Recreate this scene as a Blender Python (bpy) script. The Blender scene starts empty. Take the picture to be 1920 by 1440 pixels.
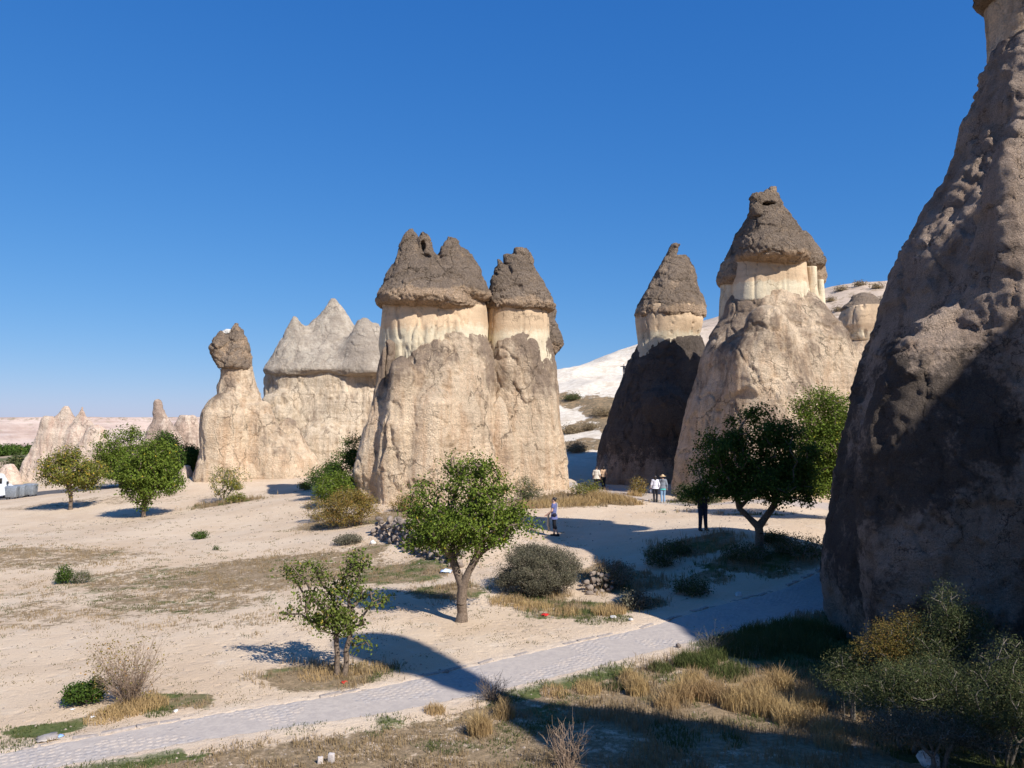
import bpy, math, random
import numpy as np
from mathutils import Vector

SC = bpy.context.scene
COL = SC.collection
# ------------------------------------------------------------------ camera, sky, sun, exposure
EYE = 5.5
F = 1493.0                       # focal length in photo pixels (1920 wide)
PITCH = math.atan(70.0 / F)
cam_d = bpy.data.cameras.new('camera')
cam = bpy.data.objects.new('camera', cam_d)
COL.objects.link(cam)
cam.location = (0, 0, EYE)
cam.rotation_euler = (math.pi / 2 + PITCH, 0, 0)
cam_d.sensor_width = 36.0
cam_d.lens = 36.0 * F / 1920.0
cam_d.clip_start = 0.1
cam_d.clip_end = 30000
SC.camera = cam

SUN_EL = math.radians(40)
SUN_AZ = math.radians(139.5)     # clockwise from +Y: behind the camera, to the right
SUN = np.array([math.sin(SUN_AZ) * math.cos(SUN_EL), math.cos(SUN_AZ) * math.cos(SUN_EL), math.sin(SUN_EL)])
w = bpy.data.worlds.new('World')
SC.world = w
w.use_nodes = True
wn = w.node_tree
bg = wn.nodes['Background']
sky = wn.nodes.new('ShaderNodeTexSky')
sky.sky_type = 'NISHITA'
sky.sun_disc = False
sky.sun_elevation = SUN_EL
sky.sun_rotation = SUN_AZ
sky.altitude = 1000
sky.air_density = 1.0
sky.dust_density = 0.35
sky.ozone_density = 2.5
sep = wn.nodes.new('ShaderNodeSeparateColor')     # colour response of the camera on the sky, the same in every direction
cmb = wn.nodes.new('ShaderNodeCombineColor')
wn.links.new(sky.outputs[0], sep.inputs[0])
for i, (gm, gn) in enumerate(((1.212, 0.0246), (0.722, 0.0846), (0.44, 0.236))):
    pw = wn.nodes.new('ShaderNodeMath'); pw.operation = 'POWER'; pw.inputs[1].default_value = gm
    ml = wn.nodes.new('ShaderNodeMath'); ml.operation = 'MULTIPLY'; ml.inputs[1].default_value = gn / 0.06
    wn.links.new(sep.outputs[i], pw.inputs[0]); wn.links.new(pw.outputs[0], ml.inputs[0]); wn.links.new(ml.outputs[0], cmb.inputs[i])
wn.links.new(cmb.outputs[0], bg.inputs[0])
bg.inputs[1].default_value = 0.060
sun_d = bpy.data.lights.new('sun', 'SUN')
sun_d.energy = 5.0
sun_d.angle = math.radians(0.53)
sun_d.color = (1.0, 0.965, 0.91)
sun_o = bpy.data.objects.new('sun', sun_d)
COL.objects.link(sun_o)
sun_o.location = (60, -70, 80)
sun_o.rotation_euler = Vector(SUN).to_track_quat('Z', 'Y').to_euler()
SC.view_settings.view_transform = 'Standard'
SC.view_settings.look = 'None'
SC.view_settings.exposure = 0.45
SC.view_settings.gamma = 1.0
SC.cycles.max_bounces = 6
SC.cycles.diffuse_bounces = 3
SC.cycles.use_denoising = True

# ------------------------------------------------------------------ helpers
def ray(px, py):
    u = (px - 960.0) / F
    v = (720.0 - py) / F
    return np.array([u, math.cos(PITCH) - math.sin(PITCH) * v, math.sin(PITCH) + math.cos(PITCH) * v])

def at(px, py, D):
    r = ray(px, py)
    p = r * (D / r[1])
    return np.array([p[0], D, p[2] + EYE])

def zpx(py, D):
    return at(960, py, D)[2]

def hash3(ix, iy, iz, seed):
    h = (ix.astype(np.int64) * 374761393 + iy.astype(np.int64) * 668265263 + iz.astype(np.int64) * 2147483647 + seed * 1274126177) & 0xFFFFFFFF
    h = ((h ^ (h >> 13)) * 1274126177) & 0xFFFFFFFF
    h = (h ^ (h >> 16)) & 0xFFFFFF
    return h.astype(np.float32) / np.float32(0xFFFFFF)

def vnoise(P, seed=0):
    P = np.asarray(P, dtype=np.float64)
    i = np.floor(P).astype(np.int64)
    f = (P - i).astype(np.float32)
    u = f * f * f * (f * (f * 6 - 15) + 10)
    r = 0
    for dx in (0, 1):
        wx = u[:, 0] if dx else 1 - u[:, 0]
        for dy in (0, 1):
            wy = u[:, 1] if dy else 1 - u[:, 1]
            for dz in (0, 1):
                wz = u[:, 2] if dz else 1 - u[:, 2]
                r = r + wx * wy * wz * hash3(i[:, 0] + dx, i[:, 1] + dy, i[:, 2] + dz, seed)
    return r

def fbm(P, scale, oct=4, seed=0, gain=0.5):
    s = np.asarray(scale, dtype=np.float64)
    Q = P / s
    a = 1.0; t = 0.0; r = 0
    for o in range(oct):
        r = r + a * vnoise(Q * (2.03 ** o) + o * 17.3, seed + o * 31)
        t += a; a *= gain
    return r / t                                   # about 0..1, mean .5

def ridge(P, scale, oct=3, seed=0):
    s = np.asarray(scale, dtype=np.float64)
    Q = P / s
    a = 1.0; t = 0.0; r = 0
    for o in range(oct):
        r = r + a * (1 - np.abs(2 * vnoise(Q * (2.03 ** o) + o * 11.7, seed + o * 37) - 1))
        t += a; a *= 0.5
    return r / t

def sstep(a, b, x):
    t = np.clip((x - a) / (b - a), 0, 1)
    return t * t * (3 - 2 * t)

def mesh_data(name, V, Fc, smooth=True, attrs=None):
    me = bpy.data.meshes.new(name)
    V = np.ascontiguousarray(V, dtype=np.float32)
    Fc = np.ascontiguousarray(Fc, dtype=np.int32)
    me.vertices.add(len(V)); me.vertices.foreach_set('co', V.ravel())
    me.loops.add(Fc.size); me.loops.foreach_set('vertex_index', Fc.ravel())
    me.polygons.add(len(Fc)); me.polygons.foreach_set('loop_start', np.arange(len(Fc), dtype=np.int32) * Fc.shape[1])
    me.polygons.foreach_set('use_smooth', np.full(len(Fc), smooth, dtype=bool))
    if attrs:
        for k, a in attrs.items():
            at_ = me.attributes.new(k, 'FLOAT', 'POINT')
            at_.data.foreach_set('value', np.ascontiguousarray(a, dtype=np.float32))
    me.update(calc_edges=True)
    return me

def link(name, me, mat=None, parent=None, loc=None, kind=None, label=None, cat=None, group=None):
    o = bpy.data.objects.new(name, me)
    COL.objects.link(o)
    if mat is not None and me is not None and len(me.materials) == 0:
        me.materials.append(mat)
    if parent is not None: o.parent = parent
    if loc is not None: o.location = tuple(float(c) for c in loc)
    if kind: o['kind'] = kind
    if label: o['label'] = label
    if cat: o['category'] = cat
    if group: o['group'] = group
    return o

def thing(name, label, cat, loc, rz=0.0, group=None):
    o = link(name, None, loc=loc, label=label, cat=cat, group=group)
    o.rotation_euler = (0, 0, rz)
    o.empty_display_size = 0.3
    return o

class Geo:                                          # collects triangles / quads (as quads; tris repeat nothing: two lists)
    def __init__(s): s.V = []; s.Q = []; s.n = 0
    def add(s, V, Q):
        V = np.asarray(V, dtype=np.float64); Q = np.asarray(Q, dtype=np.int64)
        s.V.append(V); s.Q.append(Q + s.n); s.n += len(V)
    def data(s, name, smooth=True, attrs=None):
        return mesh_data(name, np.concatenate(s.V), np.concatenate(s.Q), smooth, attrs)

BOXQ = np.array([[0,3,2,1],[4,5,6,7],[0,1,5,4],[1,2,6,5],[2,3,7,6],[3,0,4,7]])
def box(c, s, taper=1.0):
    x, y, z = s[0] / 2, s[1] / 2, s[2] / 2
    V = np.array([[-x,-y,-z],[x,-y,-z],[x,y,-z],[-x,y,-z],[-x*taper,-y*taper,z],[x*taper,-y*taper,z],[x*taper,y*taper,z],[-x*taper,y*taper,z]])
    return V + np.array(c), BOXQ

def bevel_mesh(me, width, seg=2, angle=0.6):
    import bmesh
    bm = bmesh.new(); bm.from_mesh(me)
    ed = [e for e in bm.edges if len(e.link_faces) == 2 and e.calc_face_angle(0) > angle]
    bmesh.ops.bevel(bm, geom=ed, offset=width, segments=seg, affect='EDGES', profile=0.5, clamp_overlap=True)
    bm.to_mesh(me); bm.free()
    me.polygons.foreach_set('use_smooth', np.ones(len(me.polygons), dtype=bool))
    try: me.set_sharp_from_angle(angle=0.7)
    except Exception: pass
    return me

def frame(d):
    d = d / (np.linalg.norm(d) + 1e-9)
    a = np.array([0, 0, 1.0]) if abs(d[2]) < 0.9 else np.array([1.0, 0, 0])
    u = np.cross(a, d); u /= np.linalg.norm(u)
    return u, np.cross(d, u)

def tube(g, pts, rad, n=6, cap=False):
    pts = [np.asarray(p, dtype=float) for p in pts]
    V = []
    for i, p in enumerate(pts):
        d = pts[min(i + 1, len(pts) - 1)] - pts[max(i - 1, 0)]
        u, v = frame(d)
        for k in range(n):
            a = 2 * math.pi * k / n
            V.append(p + rad[i] * (math.cos(a) * u + math.sin(a) * v))
    Q = []
    for i in range(len(pts) - 1):
        for k in range(n):
            a = i * n + k; b = i * n + (k + 1) % n
            Q.append([a, b, b + n, a + n])
    if cap:
        for base in (0, (len(pts) - 1) * n):
            c = len(V); V.append(pts[0] if base == 0 else pts[-1])
            for k in range(0, n):
                Q.append([base + k, base + (k + 1) % n, c, c])
        Q = [q for q in Q]
    if cap:
        # degenerate quads are avoided by splitting the cap fan in pairs
        Q = [q for q in Q if q[2] != q[3]]
        m = len(pts) - 1
        if n % 2 == 0:
            for base, c, fl in ((0, len(V) - 2, 1), (m * n, len(V) - 1, 0)):
                for k in range(0, n, 2):
                    q = [base + k, base + (k + 1) % n, base + (k + 2) % n, c]
                    Q.append(q[::-1] if fl else q)
    g.add(V, Q)

# ------------------------------------------------------------------ node materials
class NT:
    def __init__(s, name, rough=0.9, spec=0.2):
        s.m = bpy.data.materials.new(name); s.m.use_nodes = True
        s.t = s.m.node_tree
        s.b = s.t.nodes['Principled BSDF']
        s.b.inputs['Roughness'].default_value = rough
        s.b.inputs['Specular IOR Level'].default_value = spec
    def n(s, ty, **kw):
        nd = s.t.nodes.new(ty)
        for k, v in kw.items():
            if k.startswith('i_'):
                nd.inputs[k[2:].replace('__', ' ')].default_value = v
            else: setattr(nd, k, v)
        return nd
    def l(s, a, b): s.t.links.new(a, b)
    def pos(s):
        if not hasattr(s, '_p'): s._p = s.n('ShaderNodeNewGeometry').outputs['Position']
        return s._p
    def sc(s, v, scale):
        m = s.n('ShaderNodeVectorMath', operation='MULTIPLY'); s.l(v, m.inputs[0]); m.inputs[1].default_value = scale
        return m.outputs[0]
    def noise(s, scale, detail=5, rough=0.6, vec=None, dist=0.0):
        nd = s.n('ShaderNodeTexNoise', i_Scale=scale, i_Detail=detail, i_Roughness=rough, i_Distortion=dist)
        s.l(vec if vec is not None else s.pos(), nd.inputs['Vector'])
        return nd.outputs[0]
    def vor(s, scale, feature='F1', vec=None):
        nd = s.n('ShaderNodeTexVoronoi', feature=feature, i_Scale=scale)
        s.l(vec if vec is not None else s.pos(), nd.inputs['Vector'])
        return nd.outputs[0]
    def attr(s, name):
        return s.n('ShaderNodeAttribute', attribute_name=name).outputs['Fac']
    def math(s, op, a, b=None, c=None):
        nd = s.n('ShaderNodeMath', operation=op)
        for i, x in enumerate((a, b, c)):
            if x is None: continue
            if isinstance(x, (int, float)): nd.inputs[i].default_value = x
            else: s.l(x, nd.inputs[i])
        return nd.outputs[0]
    def mr(s, x, a, b, c=0.0, d=1.0, smooth=True):
        nd = s.n('ShaderNodeMapRange', interpolation_type='SMOOTHSTEP' if smooth else 'LINEAR')
        s.l(x, nd.inputs[0])
        for i, v in enumerate((a, b, c, d)): nd.inputs[i + 1].default_value = v
        return nd.outputs[0]
    def mix(s, fac, a, b, mode='MIX'):
        nd = s.n('ShaderNodeMix', data_type='RGBA', blend_type=mode)
        for sock, x in ((nd.inputs[0], fac), (nd.inputs[6], a), (nd.inputs[7], b)):
            if isinstance(x, (int, float)): sock.default_value = x
            elif isinstance(x, tuple): sock.default_value = (x[0], x[1], x[2], 1)
            else: s.l(x, sock)
        return nd.outputs[2]
    def grey(s, f):
        nd = s.n('ShaderNodeCombineColor')
        for i in range(3): s.l(f, nd.inputs[i])
        return nd.outputs[0]
    def bump(s, h, strength=0.5, dist=0.1, prev=None):
        nd = s.n('ShaderNodeBump', i_Strength=strength, i_Distance=dist)
        s.l(h, nd.inputs['Height'])
        if prev is not None: s.l(prev, nd.inputs['Normal'])
        return nd.outputs[0]
    def done(s, col, nrm=None):
        if isinstance(col, tuple): s.b.inputs['Base Color'].default_value = (*col, 1)
        else: s.l(col, s.b.inputs['Base Color'])
        if nrm is not None: s.l(nrm, s.b.inputs['Normal'])
        return s.m

def mat_rock(name, light, dark, tint, grain=1.0, bump=0.5, sc=1.0, speck=0.3, lo=0.30, hi=0.70, fine=0.65, streak=0.9):
    t = NT(name, 0.95, 0.1)
    pat = t.attr('pat')
    n1 = t.noise(0.9 * sc, 8, 0.72)
    n2 = t.noise(4.5 * sc, 8, 0.75)
    n3 = t.noise(17 * grain, 5, 0.75)
    st = t.noise(1.0, 7, 0.68, t.sc(t.pos(), (1.7, 1.7, 0.13)))
    f = t.math('ADD', pat, t.math('MULTIPLY', t.math('SUBTRACT', n1, 0.5), 1.35))
    f = t.math('ADD', f, t.math('MULTIPLY', t.math('SUBTRACT', n2, 0.5), 0.95))
    f = t.math('ADD', f, t.math('MULTIPLY', t.math('SUBTRACT', n3, 0.5), fine))
    f = t.math('ADD', f, t.math('MULTIPLY', t.math('SUBTRACT', st, 0.5), streak))
    f = t.mr(f, lo, hi)
    col = t.mix(t.mr(st, 0.42, 0.66), light, tint)
    col = t.mix(t.mr(n2, 0.56, 0.72, 0, 0.5), col, tuple(min(1, c * 1.22) for c in light))
    col = t.mix(f, col, dark)
    blot = t.noise(0.35 * sc, 6, 0.6)
    col = t.mix(1.0, col, t.grey(t.mr(blot, 0.3, 0.7, 0.84, 1.12)), 'MULTIPLY')
    col = t.mix(1.0, col, t.grey(t.mr(n3, 0.30, 0.70, 1 - speck, 1 + speck)), 'MULTIPLY')
    pits = t.vor(5.5 * sc)
    col = t.mix(t.mr(pits, 0.0, 0.22, 0.55 * speck / 0.3, 0.0), col, tuple(c * 0.45 for c in dark))
    # joints and hairline cracks
    wv = t.n('ShaderNodeVectorMath', operation='MULTIPLY_ADD')
    nz = t.n('ShaderNodeTexNoise', i_Scale=1.1 * sc, i_Detail=5, i_Roughness=0.65); t.l(t.pos(), nz.inputs['Vector'])
    t.l(nz.outputs['Color'], wv.inputs[0]); wv.inputs[1].default_value = (1.3, 1.3, 1.3); t.l(t.pos(), wv.inputs[2])
    ce = t.vor(0.62 * sc, 'DISTANCE_TO_EDGE', t.sc(wv.outputs[0], (1, 1, 0.5)))
    crk = t.math('MULTIPLY', t.mr(ce, 0.0, 0.030, 1.0, 0.0), t.mr(t.noise(0.5 * sc, 4, 0.6), 0.45, 0.58))
    col = t.mix(t.math('MULTIPLY', crk, 0.7), col, tuple(c * 0.42 for c in dark))
    bed = t.noise(1.0, 5, 0.65, t.sc(t.pos(), (0.12, 0.12, 2.6)))
    col = t.mix(1.0, col, t.grey(t.mr(bed, 0.35, 0.65, 0.93, 1.06)), 'MULTIPLY')
    h = t.math('ADD', t.math('MULTIPLY', n2, 1.15), t.math('MULTIPLY', n3, 0.42))
    h = t.math('SUBTRACT', h, t.math('MULTIPLY', crk, 0.35))
    h = t.math('ADD', h, t.math('MULTIPLY', bed, 0.25))
    h = t.math('ADD', h, t.math('MULTIPLY', t.mr(pits, 0.0, 0.3), 0.18))
    h = t.math('ADD', h, t.math('MULTIPLY', t.noise(1.7 * sc, 7, 0.7), 0.8))
    nb = t.bump(h, min(1.0, bump * 1.3), 0.42)
    return t.done(col, nb)

def mat_plain(name, col, rough=0.8, spec=0.3, var=0.15, scale=20, metal=0.0):
    t = NT(name, rough, spec)
    t.b.inputs['Metallic'].default_value = metal
    n = t.noise(scale, 4, 0.6)
    c = t.mix(1.0, col, t.grey(t.mr(n, 0.3, 0.7, 1 - var, 1 + var)), 'MULTIPLY')
    return t.done(c, t.bump(n, 0.15, 0.01))

def mat_leaf(name, c1, c2, c3, ysp=0.06, transl=0.3):
    t = NT(name, 0.75, 0.08)
    g = t.n('ShaderNodeNewGeometry').outputs['Random Per Island']
    cl = t.noise(1.3, 3, 0.6)
    c = t.mix(t.mr(g, 0.0, 1.0, smooth=False), c1, c2)
    c = t.mix(t.mr(cl, 0.35, 0.65, 0.0, 0.6), c, c2)
    g2 = t.math('FRACT', t.math('MULTIPLY', g, 7.31))
    c = t.mix(1.0, c, t.grey(t.mr(g2, 0.0, 1.0, 0.6, 1.3, False)), 'MULTIPLY')
    c = t.mix(t.mr(g, 1 - ysp, 1 - ysp + 0.01), c, c3)
    t.l(c, t.b.inputs['Base Color'])
    tr = t.n('ShaderNodeBsdfTranslucent'); t.l(c, tr.inputs[0])
    mx = t.n('ShaderNodeMixShader'); mx.inputs[0].default_value = transl
    t.l(t.b.outputs[0], mx.inputs[1]); t.l(tr.outputs[0], mx.inputs[2])
    t.l(mx.outputs[0], t.t.nodes['Material Output'].inputs[0])
    return t.m

# ------------------------------------------------------------------ implicit rocks (surface nets)
def smin(a, b, k):
    h = np.clip(0.5 + 0.5 * (b - a) / k, 0, 1)
    return b * (1 - h) + a * h - k * h * (1 - h)

def surface_nets(vol, org, h):
    ins = vol < 0
    nx, ny, nz = vol.shape
    c = np.zeros((nx - 1, ny - 1, nz - 1), dtype=np.int8)
    cor = [(i, j, k) for i in (0, 1) for j in (0, 1) for k in (0, 1)]
    for (i, j, k) in cor:
        c += ins[i:nx - 1 + i, j:ny - 1 + j, k:nz - 1 + k]
    act = (c > 0) & (c < 8)
    idx = np.argwhere(act)
    vid = np.full(act.shape, -1, dtype=np.int64)
    vid[act] = np.arange(len(idx))
    acc = np.zeros((len(idx), 3)); cnt = np.zeros(len(idx))
    vals = {q: vol[idx[:, 0] + q[0], idx[:, 1] + q[1], idx[:, 2] + q[2]] for q in cor}
    for a in cor:
        for ax in range(3):
            if a[ax] == 1: continue
            b = list(a); b[ax] = 1; b = tuple(b)
            va, vb = vals[a], vals[b]
            m = (va < 0) != (vb < 0)
            t = va[m] / (va[m] - vb[m])
            p = np.tile(np.array(a, dtype=float), (m.sum(), 1))
            p[:, ax] = t
            acc[m] += p; cnt[m] += 1
    V = (idx + acc / cnt[:, None]) * h + org
    Fs = []
    for ax in range(3):
        o1, o2 = [(1, 2), (2, 0), (0, 1)][ax]
        s0 = [slice(None)] * 3; s1 = [slice(None)] * 3
        s0[ax] = slice(0, -1); s1[ax] = slice(1, None)
        e = ins[tuple(s0)] != ins[tuple(s1)]
        sl = [slice(None)] * 3
        sl[o1] = slice(1, -1); sl[o2] = slice(1, -1)
        e = e[tuple(sl)]
        q = np.argwhere(e)
        if len(q) == 0: continue
        q[:, o1] += 1; q[:, o2] += 1
        flip = ins[q[:, 0], q[:, 1], q[:, 2]]
        def v(d1, d2):
            r = q.copy(); r[:, o1] -= d1; r[:, o2] -= d2
            return vid[r[:, 0], r[:, 1], r[:, 2]]
        quad = np.stack([v(1, 1), v(0, 1), v(0, 0), v(1, 0)], 1)
        quad[~flip] = quad[~flip][:, ::-1]
        Fs.append(quad)
    Fq = np.concatenate(Fs)
    return V, Fq[(Fq >= 0).all(1)]

def vnormals(V, Q):
    n = np.cross(V[Q[:, 2]] - V[Q[:, 0]], V[Q[:, 3]] - V[Q[:, 1]])
    N = np.zeros_like(V)
    for k in range(Q.shape[1]):
        for c in range(3):
            N[:, c] += np.bincount(Q[:, k], weights=n[:, c], minlength=len(V))
    return N / (np.linalg.norm(N, axis=1, keepdims=True) + 1e-9)

class Lobe:
    # rows: (photo row, left, right) traced at depth D, turned into a solid of elliptical sections
    def __init__(s, rows, D, k=0.9, n=2.0, tilt=(0, 0), world=None, dome=0):
        if world is None:
            z = []; cx = []; a = []
            for (py, xl, xr) in rows:
                p = at(xl, py, D); q = at(xr, py, D)
                z.append(p[2]); cx.append((p[0] + q[0]) / 2); a.append((q[0] - p[0]) / 2)
        else:
            z = [r[0] for r in world]; cx = [r[1] for r in world]; a = [r[2] for r in world]
        if dome:                                      # rounded shoulder instead of a flat top
            for u_, q_ in ((0.35, 0.86), (0.7, 0.58), (0.95, 0.2), (1.0, 0.03)):
                z.append(z[0] + u_ * a[0] * dome); cx.append(cx[0]); a.append(a[0] * q_)
        o = np.argsort(z)
        s.z = np.array(z)[o]; s.cx = np.array(cx)[o]; s.a = np.array(a)[o]
        s.D = D; s.k = k; s.n = n; s.tilt = tilt
        m = s.a.max(); kk = k if not callable(k) else 1
        t = max(abs(tilt[0]), abs(tilt[1])) * m
        s.lo = np.array([(s.cx - s.a).min(), D - m * k, s.z[0] - t]); s.hi = np.array([(s.cx + s.a).max(), D + m * k, s.z[-1] + t])
    def f(s, X, Y, Z):
        if s.tilt != (0, 0):
            Zt = Z + s.tilt[0] * (X - s.cx[0]) + s.tilt[1] * (Y - s.D)
            full = np.broadcast_to(Zt, np.broadcast_shapes(X.shape, Y.shape, Z.shape))
            cx = np.interp(full, s.z, s.cx); a = np.interp(full, s.z, s.a)
            Zt = full
        else:
            Zt = Z
            cx = np.interp(Z, s.z, s.cx); a = np.interp(Z, s.z, s.a)
        b = np.maximum(a * s.k, 0.05); a = np.maximum(a, 0.05)
        r = (np.abs((X - cx) / a) ** s.n + np.abs((Y - s.D) / b) ** s.n) ** (1.0 / s.n)
        d = (r - 1) * np.minimum(a, b)
        return np.maximum(d, np.maximum(Zt - s.z[-1], s.z[0] - Zt))

def upsample_noise(shape, org, h, scale, seed, oct=2):
    st = max(2, int(min(scale if np.isscalar(scale) else min(scale), 8) / h / 4))
    gs = [np.arange(0, n + st, st) for n in shape]
    P = np.stack(np.meshgrid(*gs, indexing='ij'), -1).reshape(-1, 3) * h + org
    A = fbm(P, scale, oct, seed).reshape([len(g) for g in gs])
    for ax in range(3):
        n = shape[ax]; x = np.arange(n) / st; i = np.floor(x).astype(int); f = x - i
        B = np.take(A, i, ax); C = np.take(A, i + 1, ax)
        sh = [1, 1, 1]; sh[ax] = n; f = f.reshape(sh)
        A = B * (1 - f) + C * f
    return A

def rock(lobes, h, k=0.5, cuts=(), warp=(), disp=(), pat=None, seed=1, zmin=None):
    lo = np.min([l.lo for l in lobes], 0) - 0.7; hi = np.max([l.hi for l in lobes], 0) + 0.7
    if zmin is not None: lo[2] = max(lo[2], zmin)
    n = np.ceil((hi - lo) / h).astype(int) + 1
    X = (lo[0] + h * np.arange(n[0])).reshape(-1, 1, 1); Y = (lo[1] + h * np.arange(n[1])).reshape(1, -1, 1); Z = (lo[2] + h * np.arange(n[2])).reshape(1, 1, -1)
    vol = None
    for l in lobes:
        d = l.f(X, Y, Z)
        vol = d if vol is None else smin(vol, d, k)
    for (amp, scale, sd) in warp:
        vol = vol + amp * 2 * (upsample_noise(vol.shape, lo, h, scale, seed + sd) - 0.5)
    for (c, r) in cuts:
        d = (np.sqrt(((X - c[0]) / r[0]) ** 2 + ((Y - c[1]) / r[1]) ** 2 + ((Z - c[2]) / r[2]) ** 2) - 1) * min(r)
        vol = -smin(-vol, d, 0.12)
    vol = vol.astype(np.float32)
    for ax in range(3):
        sl = [slice(None)] * 3
        for e in (0, -1):
            sl[ax] = e; vol[tuple(sl)] = np.maximum(vol[tuple(sl)], 0.01)
    V, Q = surface_nets(vol, lo, h)
    N = vnormals(V, Q)
    D = np.zeros(len(V))
    for fn in disp: D = D + fn(V, N)
    V2 = V + N * D[:, None]
    p = pat(V2, N, D) if callable(pat) else np.full(len(V), 0.5 if pat is None else pat)
    return V2, Q, p

def D_ridge(amp, scale, seed=0, oct=3): return lambda V, N: amp * (ridge(V, scale, oct, seed) - 0.6)
def D_fbm(amp, scale, seed=0, oct=4): return lambda V, N: amp * 2 * (fbm(V, scale, oct, seed) - 0.5)
def D_step(amp, scale, seed=0, a=0.5, wd=0.02, oct=4):
    return lambda V, N: amp * (sstep(a - wd, a + wd, fbm(V, scale, oct, seed)) - 0.5)
def D_crack(amp, scale, seed=0, th=0.93):
    return lambda V, N: -amp * sstep(th, 1.0, 1 - np.abs(2 * fbm(V, scale, 3, seed) - 1) ** 1.0)
def D_flute(amp, scale, seed=0):
    return lambda V, N: amp * (np.abs(2 * fbm(V, (scale, scale, scale * 9), 2, seed) - 1) ** 0.6 - 0.4) * (np.abs(N[:, 2]) < 0.75)

def worley(P, scale, seed=0):
    Q = P / np.asarray(scale, float); i = np.floor(Q).astype(np.int64)
    d1 = np.full(len(P), 9.0); d2 = d1.copy(); cid = np.zeros(len(P))
    for dx in (-1, 0, 1):
        for dy in (-1, 0, 1):
            for dz in (-1, 0, 1):
                a, b, c = i[:, 0] + dx, i[:, 1] + dy, i[:, 2] + dz
                px = a + hash3(a, b, c, seed); py = b + hash3(a, b, c, seed + 7); pz_ = c + hash3(a, b, c, seed + 13)
                d = np.sqrt((Q[:, 0] - px) ** 2 + (Q[:, 1] - py) ** 2 + (Q[:, 2] - pz_) ** 2)
                m = d < d1
                d2 = np.where(m, d1, np.minimum(d2, d)); cid = np.where(m, hash3(a, b, c, seed + 29), cid); d1 = np.where(m, d, d1)
    return d1, d2, cid
def D_block(amp, scale, seed=0, crack=0.5, wd=0.10):           # fractured blocks: each cell sits a little in or out, joints cut in
    def f(V, N):
        W = V + 0.35 * np.min(scale) * (np.stack([fbm(V, np.min(scale) * 0.7, 2, seed + k) for k in (3, 5, 9)], 1) - 0.5)
        d1, d2, cid = worley(W, scale, seed)
        return amp * (cid - 0.5) - amp * crack * (1 - sstep(0.0, wd, d2 - d1))
    return f
# ------------------------------------------------------------------ terrain
CP = [ # photo column, row, distance ahead
 (0,1440,13),(480,1440,12.7),(960,1440,12.6),(1450,1440,12.5),(1920,1440,12.5),
 (0,1412,13.2),(400,1345,14.8),(640,1305,15.95),(900,1258,17.55),(1100,1222,19),(1270,1185,20.8),(1400,1145,23.1),(1540,1118,25.0),(1640,1096,27.6),
 (635,1265,17.3),(865,1165,21.9),(1100,1170,21.6),(245,1320,15.5),
 (0,1200,20.6),(300,1190,20.7),(560,1150,22.6),(100,1090,30),(375,1090,29),(600,1080,29),(375,1005,43.5),(150,1010,42),(0,1030,37),
 (267,968,56),(130,955,63),(0,938,79),(40,932,78),(80,928,78),(420,940,60),(520,965,48),(560,935,53),(470,915,66),(330,900,75),(380,892,73),(560,888,78),(240,915,80),(170,920,82),
 (20,905,105),(120,900,112),(260,872,122),
 (700,1030,33.5),(640,1000,38),(690,985,40.5),(640,975,43),
 (725,1018,35.4),(790,1045,31.8),(860,1068,29.0),
 (730,982,37.0),(800,1003,33.6),(870,1025,30.6),(900,1000,33.5),(900,985,38),(985,1003,35),(1040,1004,35),(1000,970,40.5),(1085,965,41),
 (712,950,46),(820,950,46),(1000,938,46.5),(1065,920,50),(1130,944,45.5),(1180,945,46),
 (930,1080,27),(1000,1114,25.6),(1000,1020,33),(1075,1030,31.5),(1100,1100,26.5),
 (1180,1005,33.8),(1318,995,31.5),(1450,965,40),(1540,975,36.5),(1500,1008,31),(1425,1031,28.4),(1280,1062,28.3),(1400,1075,26.9),(1300,1115,24.9),(1200,1150,22.6),(1550,1040,28),(1160,1090,27),
 (1235,941,50),(1340,945,48),(1125,917,60),(1150,895,66),(1275,925,54),(1450,935,45),(1560,955,43),(1650,950,44),
 (1090,868,71),(1130,860,72),(1110,805,88),(1085,762,100),(1060,722,112),(1170,705,125),(1045,692,132),(1110,683,136),(1190,650,145),(1150,750,100),(1140,800,86),
 (1330,622,140),(1440,600,150),(1550,547,166),(1600,531,170),(1700,526,172),(1560,650,130),(1640,700,110),(1600,790,84),(1400,720,105),(1300,800,85),
 (900,775,140),(750,810,140),(560,850,115),(860,850,85),(700,870,80),
]
PTS = [at(*c) for c in CP]
PTS += [np.array(p, dtype=float) for p in [
 (0,0,3.85),(0,3.5,2.6),(0,6.5,1.1),(0,9.5,0.25),(-6,0,3.4),(-5,5,1.4),(5,-1,3.4),(5,5.5,1.0),(0,-8,4.6),(-14,-4,2.6),(-12,5,0.6),(-20,5,-0.2),(20,5,0.4),(-25,-10,0),(25,-10,0.8),(12,2,0.4),(18,14,0.4),(25,25,1.0),(35,40,2.5),(45,60,5),(60,80,10),(75,100,18),
 (-30,20,-0.8),(-45,40,-1.8),(-60,70,-2.8),(-80,110,-3.6),(-50,130,-3.6),(-20,150,0),(100,170,36),(120,120,25),(60,200,34),(30,190,24),(12,185,15),(0,170,11),(-15,180,5),(80,200,36),(45,230,27)]]
PTS = np.array(PTS)
RC = 1.6
def _phi(A, B): return np.sqrt(((A[:, None, :] - B[None, :, :]) ** 2).sum(-1) + RC * RC)
_n = len(PTS)
_A = np.zeros((_n + 1, _n + 1))
_A[:_n, :_n] = _phi(PTS[:, :2], PTS[:, :2]) - np.eye(_n) * 0.35
_A[:_n, _n] = 1; _A[_n, :_n] = 1
_w = np.linalg.solve(_A, np.append(PTS[:, 2], 0))

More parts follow.
